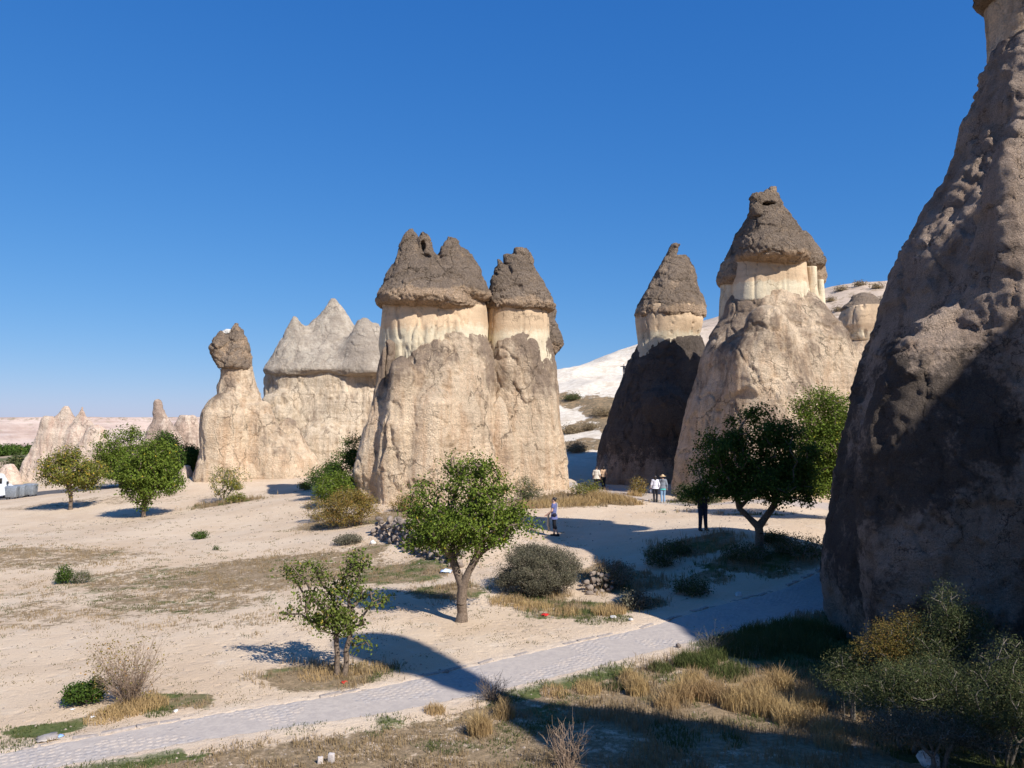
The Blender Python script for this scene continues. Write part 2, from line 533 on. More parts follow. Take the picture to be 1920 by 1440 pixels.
def base_z(x, y):
    x = np.atleast_1d(np.asarray(x, float)); y = np.atleast_1d(np.asarray(y, float))
    P = np.stack([x, y], 1); out = np.empty(len(P))
    for i in range(0, len(P), 20000):
        out[i:i + 20000] = _phi(P[i:i + 20000], PTS[:, :2]) @ _w[:_n] + _w[_n]
    r = np.hypot(x, y)
    far = -1.5 - 0.024 * np.clip(r - 100, 0, 1100)
    t = sstep(150, 300, r) * (1 - 0.0 * x)
    hill = sstep(-0.05, 0.12, x / (np.abs(y) + 1)) * (y > 0)
    t = t * (1 - hill) + hill * sstep(230, 900, r)
    t = np.where(y < 0, sstep(60, 200, r), t)
    return out * (1 - t) + far * t

PATH_PX = [(-420,1500,11.6,.55),(-150,1450,12.45,.55),(0,1424,12.95,.55),(200,1393,13.6,.56),(350,1366,14.25,.58),(640,1324,15.4,.68),(700,1315,15.65,.72),(900,1272,17.05,.82),(1005,1248,17.95,.86),(1100,1224,18.9,.84),(1270,1185,20.8,.80),(1400,1145,23.1,.92),(1540,1118,25.0,.98),(1600,1106,26.3,1.0),(1680,1088,28.8,1.0),(1800,1062,33.0,1.0)]
PATH0 = np.array([at(*p[:3])[:2] for p in PATH_PX])
def resample(P, step):
    d = np.r_[0, np.cumsum(np.hypot(*np.diff(P, axis=0).T))]
    s = np.arange(0, d[-1], step)
    Q = np.stack([np.interp(s, d, P[:, 0]), np.interp(s, d, P[:, 1])], 1)
    for _ in range(int(3 / step)):
        Q[1:-1] = 0.25 * Q[:-2] + 0.5 * Q[1:-1] + 0.25 * Q[2:]
    return Q
PATH = resample(PATH0, 0.25)
PATH_HW = np.interp(PATH[:, 0], PATH0[:, 0], [p[3] for p in PATH_PX])          # half width, sand drifts over it on the left
def poly_dist(x, y, P):
    best = np.full(len(x), 1e9)
    for i in range(0, len(P), 2):
        best = np.minimum(best, (x - P[i, 0]) ** 2 + (y - P[i, 1]) ** 2)
    return np.sqrt(best)
PATH_W = 1.02
def path_dist(x, y):                                  # distance to the path, measured so that its edge is always at PATH_W
    best = np.full(len(x), 1e9)
    for i in range(0, len(PATH), 2):
        best = np.minimum(best, np.hypot(x - PATH[i, 0], y - PATH[i, 1]) - PATH_HW[i] + PATH_W)
    return best
def T(x, y):
    x = np.atleast_1d(np.asarray(x, float)); y = np.atleast_1d(np.asarray(y, float))
    z = base_z(x, y)
    r = np.hypot(x, y)
    P = np.stack([x, y, np.zeros_like(x)], 1)
    nz = 0.16 * (fbm(P, 5.0, 3, 3) - 0.5) + 0.07 * (fbm(P, 1.1, 3, 5) - 0.5)
    nz = nz + (0.9 * (fbm(P, 18.0, 4, 8) - 0.5) + 0.95 * (ridge(P, 7.0, 4, 9) - 0.6)) * sstep(75, 120, r) * (y > 0)
    near = r < 45
    k = np.ones_like(x)
    if near.any():
        d = path_dist(x[near], y[near])
        k[near] = sstep(PATH_W - 0.05, PATH_W + 0.9, d)
        zz = z[near] + nz[near] * k[near] - 0.06 * (1 - sstep(PATH_W - 0.2, PATH_W + 0.05, d))
        out = z + nz
        out[near] = zz
        return out
    return z + nz

def T1(x, y): return float(T([x], [y])[0])
def ghit(px, py, d0=9.0, d1=260.0):
    r = ray(px, py)
    ds = np.concatenate([np.arange(d0, 60, 0.2), np.arange(60, d1, 0.5)])
    X = r[0] / r[1] * ds; Zr = EYE + r[2] / r[1] * ds
    below = Zr < T(X, ds)
    i = int(np.argmax(below)) if below.any() else len(ds) - 1
    a, b = ds[max(i - 1, 0)], ds[i]
    for _ in range(12):
        m = (a + b) / 2
        if EYE + r[2] / r[1] * m < T1(r[0] / r[1] * m, m): b = m
        else: a = m
    return np.array([r[0] / r[1] * b, b, T1(r[0] / r[1] * b, b)])
def gat(px, D):
    x = ray(px, 800)[0] / ray(px, 800)[1] * D
    return np.array([x, D, T1(x, D)])

# ground cover zones: centre, radii in metres, strength, green share
def Zo(px, py, rx, ry, s=1.0, g=0.1):
    c = ghit(px, py); return (c[0], c[1], rx, ry, s, g)
ZONES = [
 Zo(40,1045,8,4.5,.78,.05), Zo(300,1085,6,5,.74,.24), Zo(520,1070,7,5.5,.84,.12), Zo(330,1130,5,3,.76,.2), Zo(120,1150,6,3,.66,.15), Zo(620,1050,3,2.5,.66,.1), Zo(60,1110,7,3,.62,.2), Zo(430,1160,5,2,.56,.1),
 Zo(245,1330,1.55,.95,1.0,.3), Zo(20,1375,1.3,1.0,1.0,.45), Zo(640,1262,1.7,1.3,1.0,.2), Zo(760,1075,2.7,2.8,1.0,.3), Zo(680,1035,2.0,2.0,.9,.2), Zo(820,1110,1.4,1.6,.9,.25),
 Zo(1000,1125,1.9,1.6,1.1,.15), Zo(1110,1140,1.6,1.5,1.1,.3), Zo(1050,1150,2.2,.9,.8,.4), Zo(640,985,4.5,1.8,1.0,.15), Zo(760,965,3,2,.9,.1), Zo(1090,935,3.2,3.2,1.1,.1), Zo(1150,940,2.5,2.5,1.1,.05), Zo(1010,945,3,2.6,.9,.1),
 Zo(1290,1020,2.6,1.5,1.0,.3), Zo(1400,1050,2.8,1.6,1.0,.3), Zo(1520,1035,2.6,2.2,1.0,.3), Zo(1300,1090,1.2,1.2,.9,.2), Zo(1150,1090,1.7,2.2,1.0,.2), Zo(1200,1130,1.2,1.0,1.0,.2), Zo(1480,1065,1.6,1.0,.8,.2),
 Zo(1250,960,1.5,.8,.5,.2), Zo(1420,965,3,.8,.8,.4), Zo(1330,940,4,1.2,.8,.3),
 Zo(430,942,3.5,3,.9,.15), Zo(350,935,5,3,.6,.1), Zo(120,945,8,4,.7,.1), Zo(250,935,6,3,.7,.15), Zo(480,925,3,2,.6,.1),
 (0.0,11.6,14.0,2.2,.85,.12),(-7,11.2,4,1.2,.7,.15),(4.5,12.6,5.5,1.9,.85,.06),(3.4,14.6,3.2,1.9,1.0,.14),(6.2,15.5,4.2,2.6,1.1,.16),(9,13.5,5,3.5,1.1,.4),(8.0,18.2,4.2,3.2,1.35,.45),(6.6,20.6,2.6,1.7,1.3,.45),(9,22.5,2.2,1.2,1.2,.4),(1.2,15.0,2.2,1.3,.9,.25),(-1.0,14.2,1.2,1.2,.8,.2),
]
GZ = np.array(ZONES)
def cover(x, y):
    P = np.stack([x, y, np.zeros_like(x)], 1)
    jx = 2.2 * (fbm(P, 2.2, 3, 41) - 0.5); jy = 2.2 * (fbm(P, 2.2, 3, 57) - 0.5)
    c = np.zeros_like(x); g = np.zeros_like(x)
    for (cx, cy, rx, ry, s, gr) in ZONES:
        e = np.sqrt(((x - cx + jx) / rx) ** 2 + ((y - cy + jy) / ry) ** 2)
        v = s * (1 - sstep(0.45, 1.15, e))
        g = np.where(v > c, gr, g)
        c = np.maximum(c, v)
    return c, g

WHITE_PX = None
def ground_masks(x, y):
    r = np.hypot(x, y)
    c, g = cover(x, y)
    near = r < 60
    d = np.full_like(x, 9.0); d[near] = path_dist(x[near], y[near])
    # grass verge along the near side of the cobbled path
    P = np.stack([x, y, np.zeros_like(x)], 1)
    vn = fbm(P, 1.3, 3, 77)
    idx = (d > 1.0) & (d < 2.0) & (x + 30 > 0)
    side = np.zeros_like(x)
    py_ = np.interp(x, PATH[:, 0], PATH[:, 1])
    verge = (1 - sstep(0.25, 0.75, np.abs(d - 1.42))) * (y < py_) * sstep(0.42, 0.58, vn)
    g = np.where(verge > c, 0.75, g); c = np.maximum(c, verge * 0.9)
    front = 0.84 * sstep(1.15, 1.9, d) * (y < py_) * sstep(9, 11, r)
    g = np.where(front > c, 0.12, g); c = np.maximum(c, front)
    c = c * sstep(PATH_W - 0.05, PATH_W + 0.25, d)
    white = sstep(60, 84, y) * sstep(0.0, 0.03, (x - 2) / (r + 1)) * (1 - 0.65 * sstep(0.18, 0.3, x / (r + 1)))
    scrub = np.zeros_like(x)
    for (px, py, rx, ry) in [(1130,765,3.2,9),(1090,805,2.4,4),(1088,835,2.4,4),(1150,800,2.2,8),(1065,750,2.0,5),(1125,835,1.6,3)]:
        q = ghit(px, py, 60)
        e = np.sqrt(((x - q[0]) / rx) ** 2 + ((y - q[1]) / ry) ** 2)
        scrub = np.maximum(scrub, 1 - sstep(0.6, 1.1, e + 0.5 * (vn - 0.5)))
    tan = sstep(70, 100, y) * sstep(0.17, 0.26, x / (r + 1))
    valley = sstep(95, 170, r) * (1 - sstep(-0.12, -0.05, x / (np.abs(y) + 1)))
    return c, g, white, scrub, d, valley, tan

def build_ground():
    a_in = np.radians(np.arange(-41, 41.01, 0.125))
    a_out = np.radians(np.concatenate([np.arange(43, 180, 3.0)]))
    ang = np.concatenate([-a_out[::-1], a_in, a_out])
    ang = np.unique(np.round(ang, 6))
    rr = [0.4]
    while rr[-1] < 9000:
        r = rr[-1]
        st = r * 0.09 if r < 11 else (min(r * r / (796 * 5.5) * 1.25, r * 0.011) if r < 62 else (r * 0.0085 if r < 185 else r * 0.06))
        rr.append(r + st)
    rr = np.array(rr)
    A, R = np.meshgrid(ang, rr, indexing='ij')
    x = (np.sin(A) * R).ravel(); y = (np.cos(A) * R).ravel()
    z = T(x, y)
    na, nr = A.shape
    i = np.arange(na); j = np.arange(nr - 1)
    I, J = np.meshgrid(i, j, indexing='ij')
    I2 = (I + 1) % na
    Q = np.stack([I * nr + J, I * nr + J + 1, I2 * nr + J + 1, I2 * nr + J], -1).reshape(-1, 4)
    V = np.stack([x, y, z], 1)
    # close the small hole under the camera
    c = len(V); V = np.vstack([V, [[0, 0, T1(0, 0)]]])
    half = (na // 2) * 2
    fan = [[k * nr, ((k + 1) % na) * nr, ((k + 2) % na) * nr, c] for k in range(0, half, 2)]
    Q = np.vstack([Q[:, ::-1], np.array(fan)[:, ::-1]])
    n = vnormals(V, Q)
    if n[:, 2].mean() < 0: Q = Q[:, ::-1]
    cv, g, wh, sb, d, va, tn = ground_masks(V[:, 0], V[:, 1])
    gp = poly_dist(V[:, 0], V[:, 1], resample(np.array([gat(p, q)[:2] for p, q in [(1080,62),(1125,60),(1180,54),(1235,50),(1300,47.5),(1400,46),(1520,44),(1650,43)]]), 1.0))
    grey = (1 - sstep(1.2, 2.0, gp)) 
    road = poly_dist(V[:, 0], V[:, 1], resample(np.array([(-90.,70),(-60,80),(-50.5,81.5),(-40,86),(-30,90),(-12,92)]), 1.0))
    road = 1 - sstep(3.6, 4.2, road)
    verge_d = (1 - sstep(PATH_W + 0.05, PATH_W + 0.5, d))
    me = mesh_data('ground', V, Q, True, {'cover': cv, 'green': g, 'white': wh, 'scrub': sb, 'grey': grey, 'asph': road, 'edge': verge_d, 'valley': va, 'tan': tn})
    t = NT('sandy_ground', 0.95, 0.1)
    n1 = t.noise(0.22, 6, 0.6); n2 = t.noise(1.6, 8, 0.65); n3 = t.noise(9, 6, 0.7); n4 = t.noise(55, 3, 0.6)
    sand = t.mix(t.mr(n1, 0.35, 0.65), (0.61, 0.472, 0.335), (0.54, 0.40, 0.272))
    sand = t.mix(t.mr(n2, 0.52, 0.72, 0, 0.5), sand, (0.64, 0.53, 0.41))
    sand = t.mix(t.mr(n3, 0.58, 0.78, 0, 0.3), sand, (0.40, 0.29, 0.195))
    cov = t.attr('cover')
    nn = t.math('ADD', t.math('MULTIPLY', n2, 0.35), t.math('ADD', t.math('MULTIPLY', n3, 0.25), t.math('MULTIPLY', t.noise(3.4, 6, 0.7), 0.40)))
    thr = t.math('SUBTRACT', 0.80, t.math('MULTIPLY', cov, 0.42))
    f = t.mr(t.math('SUBTRACT', nn, thr), -0.045, 0.045)
    dry = t.mix(t.mr(n3, 0.35, 0.65), (0.33, 0.235, 0.14), (0.20, 0.145, 0.085))
    gr = t.mix(t.mr(n3, 0.35, 0.65), (0.075, 0.10, 0.03), (0.13, 0.135, 0.05))
    gf = t.mr(t.math('ADD', t.math('SUBTRACT', t.noise(0.9, 4, 0.6), 0.5), t.attr('green')), 0.22, 0.40)
    col = t.mix(f, sand, t.mix(gf, dry, gr))
    # scattered flat weeds on the open sand
    wd = t.mr(t.math('ADD', t.noise(2.6, 3, 0.6, t.sc(t.pos(), (0.8, 1.3, 1))), t.math('MULTIPLY', n1, 0.35)), 0.86, 0.93)
    col = t.mix(t.math('MULTIPLY', wd, 0.75), col, (0.20, 0.165, 0.10))
    wcol = t.mix(t.mr(n2, 0.35, 0.65), (0.74, 0.655, 0.54), (0.60, 0.505, 0.39))
    wcol = t.mix(t.mr(t.noise(0.28, 7, 0.72), 0.52, 0.66, 0, 0.65), wcol, (0.46, 0.36, 0.26))
    col = t.mix(t.attr('white'), col, wcol)
    tcol = t.mix(t.mr(t.noise(0.5, 6, 0.7), 0.5, 0.64), (0.50, 0.385, 0.29), (0.27, 0.195, 0.13))
    col = t.mix(t.math('MULTIPLY', t.attr('tan'), t.mr(n1, 0.35, 0.6, 0.75, 1.0)), col, tcol)
    sf = t.mr(t.math('ADD', t.attr('scrub'), t.math('MULTIPLY', t.math('SUBTRACT', t.noise(0.55, 7, 0.7), 0.5), 2.4)), 0.50, 0.78)
    sf = t.math('MULTIPLY', sf, t.mr(t.attr('scrub'), 0.02, 0.3))
    col = t.mix(sf, col, t.mix(t.mr(n2, 0.4, 0.6), (0.30, 0.205, 0.115), (0.17, 0.13, 0.08)))
    vcol = t.mix(t.mr(t.noise(0.018, 5, 0.6, t.sc(t.pos(), (1, 0.35, 1))), 0.45, 0.55), (0.42, 0.31, 0.21), (0.13, 0.13, 0.06))
    col = t.mix(t.attr('valley'), col, vcol)
    col = t.mix(t.math('MULTIPLY', t.attr('grey'), t.mr(n3, 0.3, 0.6, 0.35, 0.9)), col, (0.40, 0.345, 0.31))
    col = t.mix(t.math('MULTIPLY', t.attr('edge'), t.mr(n3, 0.35, 0.6, 0.2, 0.8)), col, (0.62, 0.50, 0.385))
    col = t.mix(t.attr('asph'), col, t.mix(t.mr(n3, 0.3, 0.7), (0.085, 0.08, 0.082), (0.13, 0.12, 0.115)))
    col = t.mix(1.0, col, t.grey(t.mr(n4, 0.3, 0.7, 0.88, 1.1)), 'MULTIPLY')
    h = t.math('ADD', t.math('MULTIPLY', n3, 1.0), t.math('MULTIPLY', n4, 0.25))
    h = t.math('ADD', h, t.math('MULTIPLY', t.mr(t.vor(2.7), 0.0, 0.4), 0.55))
    m = t.done(col, t.bump(h, 0.6, 0.07))
    link('ground', me, m, kind='structure')

build_ground()

# ------------------------------------------------------------------ far plateau beyond the valley
def build_plateau():
    ang = np.radians(np.arange(-60, 50, 0.14)); na = len(ang)
    rows = np.linspace(0, 1, 46)
    A, Rw = np.meshgrid(ang, rows, indexing='ij')
    P = np.stack([A.ravel() * 1000, np.zeros(A.size), Rw.ravel() * 60], 1)
    gul = ridge(P, (60, 1, 400), 4, 5).reshape(A.shape)
    big = fbm(P, (170, 1, 900), 3, 9).reshape(A.shape)
    dist = 1010 + 150 * (big - 0.5) + Rw * 150 - 95 * (gul - 0.55) * (1 - np.abs(2 * Rw - 0.85)).clip(0, 1)
    top = 10.0 + 3.0 * (big - 0.5) + 3.5 * np.clip((A + 0.62) * 4, -1.6, 0.3)
    prof = np.interp(Rw, [0, .3, .5, .62, .66, .84, .90, 1], [0, .22, .48, .60, .66, .90, .985, 1.0])
    z = -30 + (top + 30) * prof + 2.5 * (fbm(P, (22, 1, 9), 4, 21).reshape(A.shape) - 0.5) * (Rw < 0.92)
    dist = np.where(Rw > 0.97, dist + 1500, dist)
    V = np.stack([np.sin(A) * dist, np.cos(A) * dist, z], -1).reshape(-1, 3)
    nr = len(rows)
    I, J = np.meshgrid(np.arange(na - 1), np.arange(nr - 1), indexing='ij')
    Q = np.stack([I * nr + J, (I + 1) * nr + J, (I + 1) * nr + J + 1, I * nr + J + 1], -1).reshape(-1, 4)
    me = mesh_data('far_plateau', V, Q, True)
    t = NT('plateau_rock', 0.95, 0.1)
    n1 = t.noise(0.02, 6, 0.65); n2 = t.noise(0.14, 6, 0.7)
    ly = t.noise(0.5, 4, 0.6, t.sc(t.pos(), (0.01, 0.01, 0.35)))
    c = t.mix(t.mr(n1, 0.35, 0.65), (0.50, 0.385, 0.32), (0.40, 0.285, 0.23))
    c = t.mix(t.mr(ly, 0.45, 0.6, 0, 0.7), c, (0.56, 0.45, 0.38))
    sep = t.n('ShaderNodeSeparateXYZ'); t.l(t.pos(), sep.inputs[0])
    c = t.mix(t.math('MULTIPLY', t.mr(n2, 0.5, 0.62, 0, .8), t.mr(sep.outputs[2], 3.0, 8.5)), c, (0.26, 0.20, 0.14))
    c = t.mix(t.mr(t.noise(0.06, 5, .7), 0.58, 0.68, 0, .45), c, (0.25, 0.22, 0.13))
    link('far_plateau', me, t.done(c, t.bump(n2, 0.5, 4)), kind='structure')
build_plateau()

# ------------------------------------------------------------------ rock materials
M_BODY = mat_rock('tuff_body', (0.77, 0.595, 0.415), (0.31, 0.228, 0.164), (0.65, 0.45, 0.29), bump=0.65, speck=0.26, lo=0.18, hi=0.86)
M_NECK = mat_rock('tuff_neck', (0.60, 0.51, 0.36), (0.54, 0.39, 0.25), (0.56, 0.46, 0.315), bump=0.22, speck=0.1, fine=0.2)
M_CAP = mat_rock('cap_rock', (0.56, 0.395, 0.26), (0.305, 0.23, 0.17), (0.43, 0.305, 0.212), bump=0.9, speck=0.35)
M_TENT = mat_rock('pale_cap_rock', (0.50, 0.425, 0.335), (0.37, 0.305, 0.24), (0.45, 0.37, 0.285), bump=0.5, speck=0.22)
M_FAR = mat_rock('pale_tuff', (0.62, 0.495, 0.385), (0.34, 0.25, 0.195), (0.55, 0.385, 0.295), bump=0.5, sc=0.7)
M_WALL = mat_rock('layered_tuff', (0.62, 0.50, 0.365), (0.33, 0.25, 0.18), (0.50, 0.375, 0.255), bump=0.5)
M_NEAR = mat_rock('weathered_shade_tuff', (0.60, 0.455, 0.35), (0.180, 0.142, 0.114), (0.48, 0.345, 0.255), bump=0.8, sc=2.0, grain=2.2, lo=0.34, hi=0.68, streak=0.5)

def put(name, res, mat, root):
    V, Q, p = res
    L = np.array(root.location)
    return link(name, mesh_data(name, V - L, Q, True, {'pat': p}), mat, root)

def rock_root(name, label, px, D, zoff=-0.5):
    p = gat(px, D)
    return thing(name, label, 'rock formation', (p[0], p[1], p[2] + zoff), group='fairy chimneys of the valley')

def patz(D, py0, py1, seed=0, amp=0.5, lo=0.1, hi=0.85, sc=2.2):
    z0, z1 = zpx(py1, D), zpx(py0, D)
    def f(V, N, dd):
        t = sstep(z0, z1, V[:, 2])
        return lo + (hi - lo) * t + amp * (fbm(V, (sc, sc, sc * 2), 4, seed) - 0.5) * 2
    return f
def patcap(D, py0, py1, seed=0):                    # peach scoured band along the foot of a cap
    z0, z1 = zpx(py1, D), zpx(py0, D)
    def f(V, N, dd):
        b = 1 - sstep(z0, z1, V[:, 2] - 0.6 * (fbm(V, 1.5, 3, seed) - 0.5))
        return 0.80 - 0.75 * b + np.clip(-dd, 0, 0.3) * -1.2 + 0.25 * (fbm(V, 1.6, 4, seed + 3) - 0.5)
    return f
CAPD = lambda s, a=1.0: [D_ridge(0.12 * a, 1.6, s, 4), D_fbm(0.07 * a, 0.35, s + 1, 3), D_block(0.17 * a, (1.3, 1.3, 0.9), s + 2, 0.7, 0.07), D_block(0.06 * a, (0.5, 0.5, 0.35), s + 8, 0.8)]
BODD = lambda s, a=1.0: [D_fbm(0.20 * a, 3.4, s, 2), D_step(0.13 * a, (2.6, 2.6, 4.5), s + 1, 0.5, 0.012, 4), D_crack(0.12 * a, (2.6, 2.6, 6.5), s + 2, 0.965), D_ridge(0.04 * a, 0.8, s + 3, 3), D_fbm(0.03 * a, 0.3, s + 6, 2), D_block(0.07 * a, (1.8, 1.8, 3.4), s + 7, 0.9, 0.05), D_flute(0.10 * a, 1.1, s + 9)]
NEKD = lambda s, a=1.0: [D_flute(0.10 * a, 1.2, s), D_fbm(0.08 * a, 2.2, s + 1, 2), D_crack(0.12 * a, (1.1, 1.1, 9), s + 2, 0.955)]
# ------------------------------------------------------------------ the twin chimney in the middle
R = rock_root('fairy_chimney', 'tall pale twin fairy chimney with two dark caps behind the bushiest tree', 850, 52)
D1, D2 = 51.5, 53.5
bl = [Lobe([(612,822,900),(628,790,910),(650,758,917),(690,726,924),(730,706,930),(780,692,936),(840,681,942),(880,673,947),(920,668,950),(955,668,950),(1010,680,940)], D1, 0.92),
      Lobe([(646,714,744),(700,703,740),(760,694,738),(840,682,734),(900,670,726),(950,678,728),(1010,680,730)], 49.3, 1.2, dome=0.8),
      Lobe([(700,728,778),(780,722,776),(860,714,778),(920,706,772),(955,704,770),(1010,704,770)], 47.9, 1.0, dome=1.2),
      Lobe([(760,775,850),(860,765,850),(955,755,850),(1010,755,850)], 48.0, 0.9, dome=1)]
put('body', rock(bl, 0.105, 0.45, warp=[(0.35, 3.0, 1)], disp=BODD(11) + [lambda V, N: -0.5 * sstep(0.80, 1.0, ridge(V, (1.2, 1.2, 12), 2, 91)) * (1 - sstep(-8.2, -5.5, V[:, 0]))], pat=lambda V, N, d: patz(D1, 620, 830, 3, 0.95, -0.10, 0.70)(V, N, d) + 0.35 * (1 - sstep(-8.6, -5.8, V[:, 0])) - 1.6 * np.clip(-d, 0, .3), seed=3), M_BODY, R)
br = [Lobe([(618,938,1006),(632,918,1022),(650,910,1029),(690,906,1040),(740,904,1049),(800,903,1055),(860,903,1063),(900,903,1069),(940,903,1070),(1000,905,1065)], D2, 0.95),
      Lobe([(770,915,960),(860,918,965),(950,915,975),(1000,915,975)], 50.5, 0.9, dome=1.5)]
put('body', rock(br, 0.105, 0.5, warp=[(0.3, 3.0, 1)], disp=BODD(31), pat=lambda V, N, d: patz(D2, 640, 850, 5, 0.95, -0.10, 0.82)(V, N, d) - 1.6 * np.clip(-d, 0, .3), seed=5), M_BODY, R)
nk = [Lobe([(548,722,902),(580,720,910),(610,717,913),(650,713,914),(690,716,910)], D1 + 0.35, 0.78, 2.3)]
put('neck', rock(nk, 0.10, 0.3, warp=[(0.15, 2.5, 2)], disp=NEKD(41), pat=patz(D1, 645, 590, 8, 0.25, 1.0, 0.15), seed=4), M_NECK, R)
nk = [Lobe([(560,916,1022),(600,913,1027),(650,911,1030),(700,909,1036)], D2 + 0.1, 0.95, 2.3)]
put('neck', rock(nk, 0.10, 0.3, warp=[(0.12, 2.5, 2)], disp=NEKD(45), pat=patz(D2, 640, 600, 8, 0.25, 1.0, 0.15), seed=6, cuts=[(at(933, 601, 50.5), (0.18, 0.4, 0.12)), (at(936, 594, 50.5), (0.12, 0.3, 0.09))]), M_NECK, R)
ca = [Lobe([(432,769,775),(440,762,782),(470,750,806),(500,738,836),(533,724,872),(556,710,900),(566,705,905),(576,708,903),(585,730,880)], D1, 0.95, tilt=(0.045, 0)),
      Lobe([(438,788,802),(446,784,806),(462,782,812),(490,775,830),(540,765,860)], D1 - 0.6, 0.9),
      Lobe([(446,841,853),(452,835,858),(463,827,866),(468,824,879),(482,816,885),(519,800,906),(545,790,919),(554,788,922),(561,792,916),(572,800,890)], D1 - 0.1, 0.95, tilt=(0.02, 0))]
cuts = [(at(795, 476, 49.6), (0.62, 0.8, 0.34)), (at(793, 462, 50.4), (0.16, 0.7, 0.36)), (at(818, 518, 48.4), (0.46, 0.5, 0.3)), (at(828, 523, 48.3), (0.3, 0.4, 0.16)),
        (at(770, 556, 47.6), (1.7, 0.75, 0.33)), (at(815, 548, 47.3), (0.6, 0.6, 0.24)), (at(868, 547, 47.4), (0.95, 0.8, 0.32)), (at(884, 541, 47.7), (0.4, 0.6, 0.33)), (at(836, 545, 47.2), (0.35, 0.5, 0.18)), (at(805, 499, 48.6), (0.2, 0.5, 0.2)), (at(872, 516, 48.6), (0.5, 0.35, 0.09)), (at(805, 527, 47.6), (0.1, 0.3, 0.1))]
put('cap', rock(ca, 0.085, 0.22, cuts=cuts, warp=[(0.20, 1.6, 1)], disp=CAPD(51, 0.8), pat=patcap(D1, 545, 562, 7), seed=7), M_CAP, R)
cb = [Lobe([(486,932,937),(500,929,950),(527,917,985),(560,911,1010),(580,909,1015),(590,925,1005)], D2 - 0.2, 0.95),
      Lobe([(497,948,1000),(508,942,1008),(530,930,1021),(560,920,1036),(574,915,1042),(582,918,1038),(588,940,1020)], D2, 0.95)]
put('cap', rock(cb, 0.085, 0.25, cuts=[(at(996, 522, 51.2), (0.33, 0.6, 0.26)), (at(1008, 548, 51.4), (0.12, 0.4, 0.07)), (at(1000, 575, 50.8), (0.9, 0.6, 0.2)), (at(1022, 578, 51.2), (0.5, 0.6, 0.2))], warp=[(0.16, 1.6, 1)], disp=CAPD(61, 0.8), pat=patcap(D2, 560, 582, 9), seed=8), M_CAP, R)
ct = [Lobe([(479,944,972),(486,943,985),(496,944,990),(506,950,972)], D2 + 0.2, 0.9), Lobe([(466,966,986),(474,964,994),(486,968,1000),(500,975,1002),(512,985,1002),(518,988,1000)], D2 + 0.3, 0.8), Lobe([(498,944,964),(508,946,966),(516,950,966)], D2 + 0.1, 1.0)]
put('balanced_block', rock(ct, 0.07, 0.16, warp=[(0.12, 1.0, 1)], disp=CAPD(71, 0.6), pat=0.7, seed=9, cuts=[(at(981, 476, 52.4), (0.22, 0.5, 0.18))]), M_CAP, R)

# chimney tucked behind the twin
R = rock_root('fairy_chimney', 'small chimney with lumpy dark overhang peeking out behind the twin chimney', 1030, 60)
put('body', rock([Lobe([(640,990,1041),(700,985,1043),(800,980,1050),(960,970,1060)], 60, 0.9)], 0.16, 0.3, disp=BODD(13), pat=0.4, seed=3), M_BODY, R)
put('cap', rock([Lobe([(540,1005,1024),(560,1000,1037),(585,995,1043),(605,1000,1036)], 60, 0.9), Lobe([(598,1005,1036),(610,1000,1046),(632,1005,1056),(645,1010,1056),(658,1010,1046),(668,1015,1040)], 60, 0.9)], 0.1, 0.25, warp=[(0.15, 1.4, 1)], disp=CAPD(15, 0.7), pat=patcap(60, 640, 655, 4), seed=4), M_CAP, R)

# ------------------------------------------------------------------ shaded chimney with the crooked tip
R = rock_root('fairy_chimney', 'fairy chimney with crooked pointed cap and dark shaded body', 1235, 65)
D = 65.0
put('body', rock([Lobe([(618,1215,1300),(635,1198,1318),(671,1183,1335),(725,1165,1350),(772,1146,1362),(830,1128,1370),(866,1120,1372),(905,1121,1372),(960,1130,1370)], D, 0.85), Lobe([(760,1200,1290),(850,1185,1300),(940,1170,1300)], D - 3.2, 0.8, dome=0.8)], 0.13, 0.6, warp=[(0.4, 3.2, 1)], disp=BODD(81), pat=lambda V, N, d: patz(D, 800, 900, 3, 0.35, 0.3, 0.95)(V, N, d), seed=11), M_NEAR, R)  # darker tuff than the lit chimneys: its shade is deepened in the colour
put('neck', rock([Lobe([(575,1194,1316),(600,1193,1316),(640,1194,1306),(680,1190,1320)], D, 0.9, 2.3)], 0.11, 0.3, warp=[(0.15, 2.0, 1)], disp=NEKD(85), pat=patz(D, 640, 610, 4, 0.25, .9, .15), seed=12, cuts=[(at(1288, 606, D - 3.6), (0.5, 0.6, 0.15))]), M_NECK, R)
cc = [Lobe([(478,1262,1288),(484,1249,1291),(512,1230,1303),(548,1211,1313),(572,1197,1321),(584,1191,1323),(592,1189,1322),(601,1196,1310)], D, 0.92, tilt=(0.04, 0)),
      Lobe([(455,1271,1279),(460,1262,1279),(466,1257,1271),(476,1252,1268),(492,1246,1275),(510,1240,1280)], D - 0.2, 1.2)]
put('cap', rock(cc, 0.09, 0.2, warp=[(0.16, 1.8, 1)], disp=CAPD(87, 0.7) + [D_flute(0.3, 1.2, 5)], pat=patcap(D, 568, 590, 9), seed=13, cuts=[(at(1243, 580, D - 4.5), (0.9, 0.6, 0.22)), (at(1290, 578, D - 4.1), (0.8, 0.6, 0.25))]), M_CAP, R)

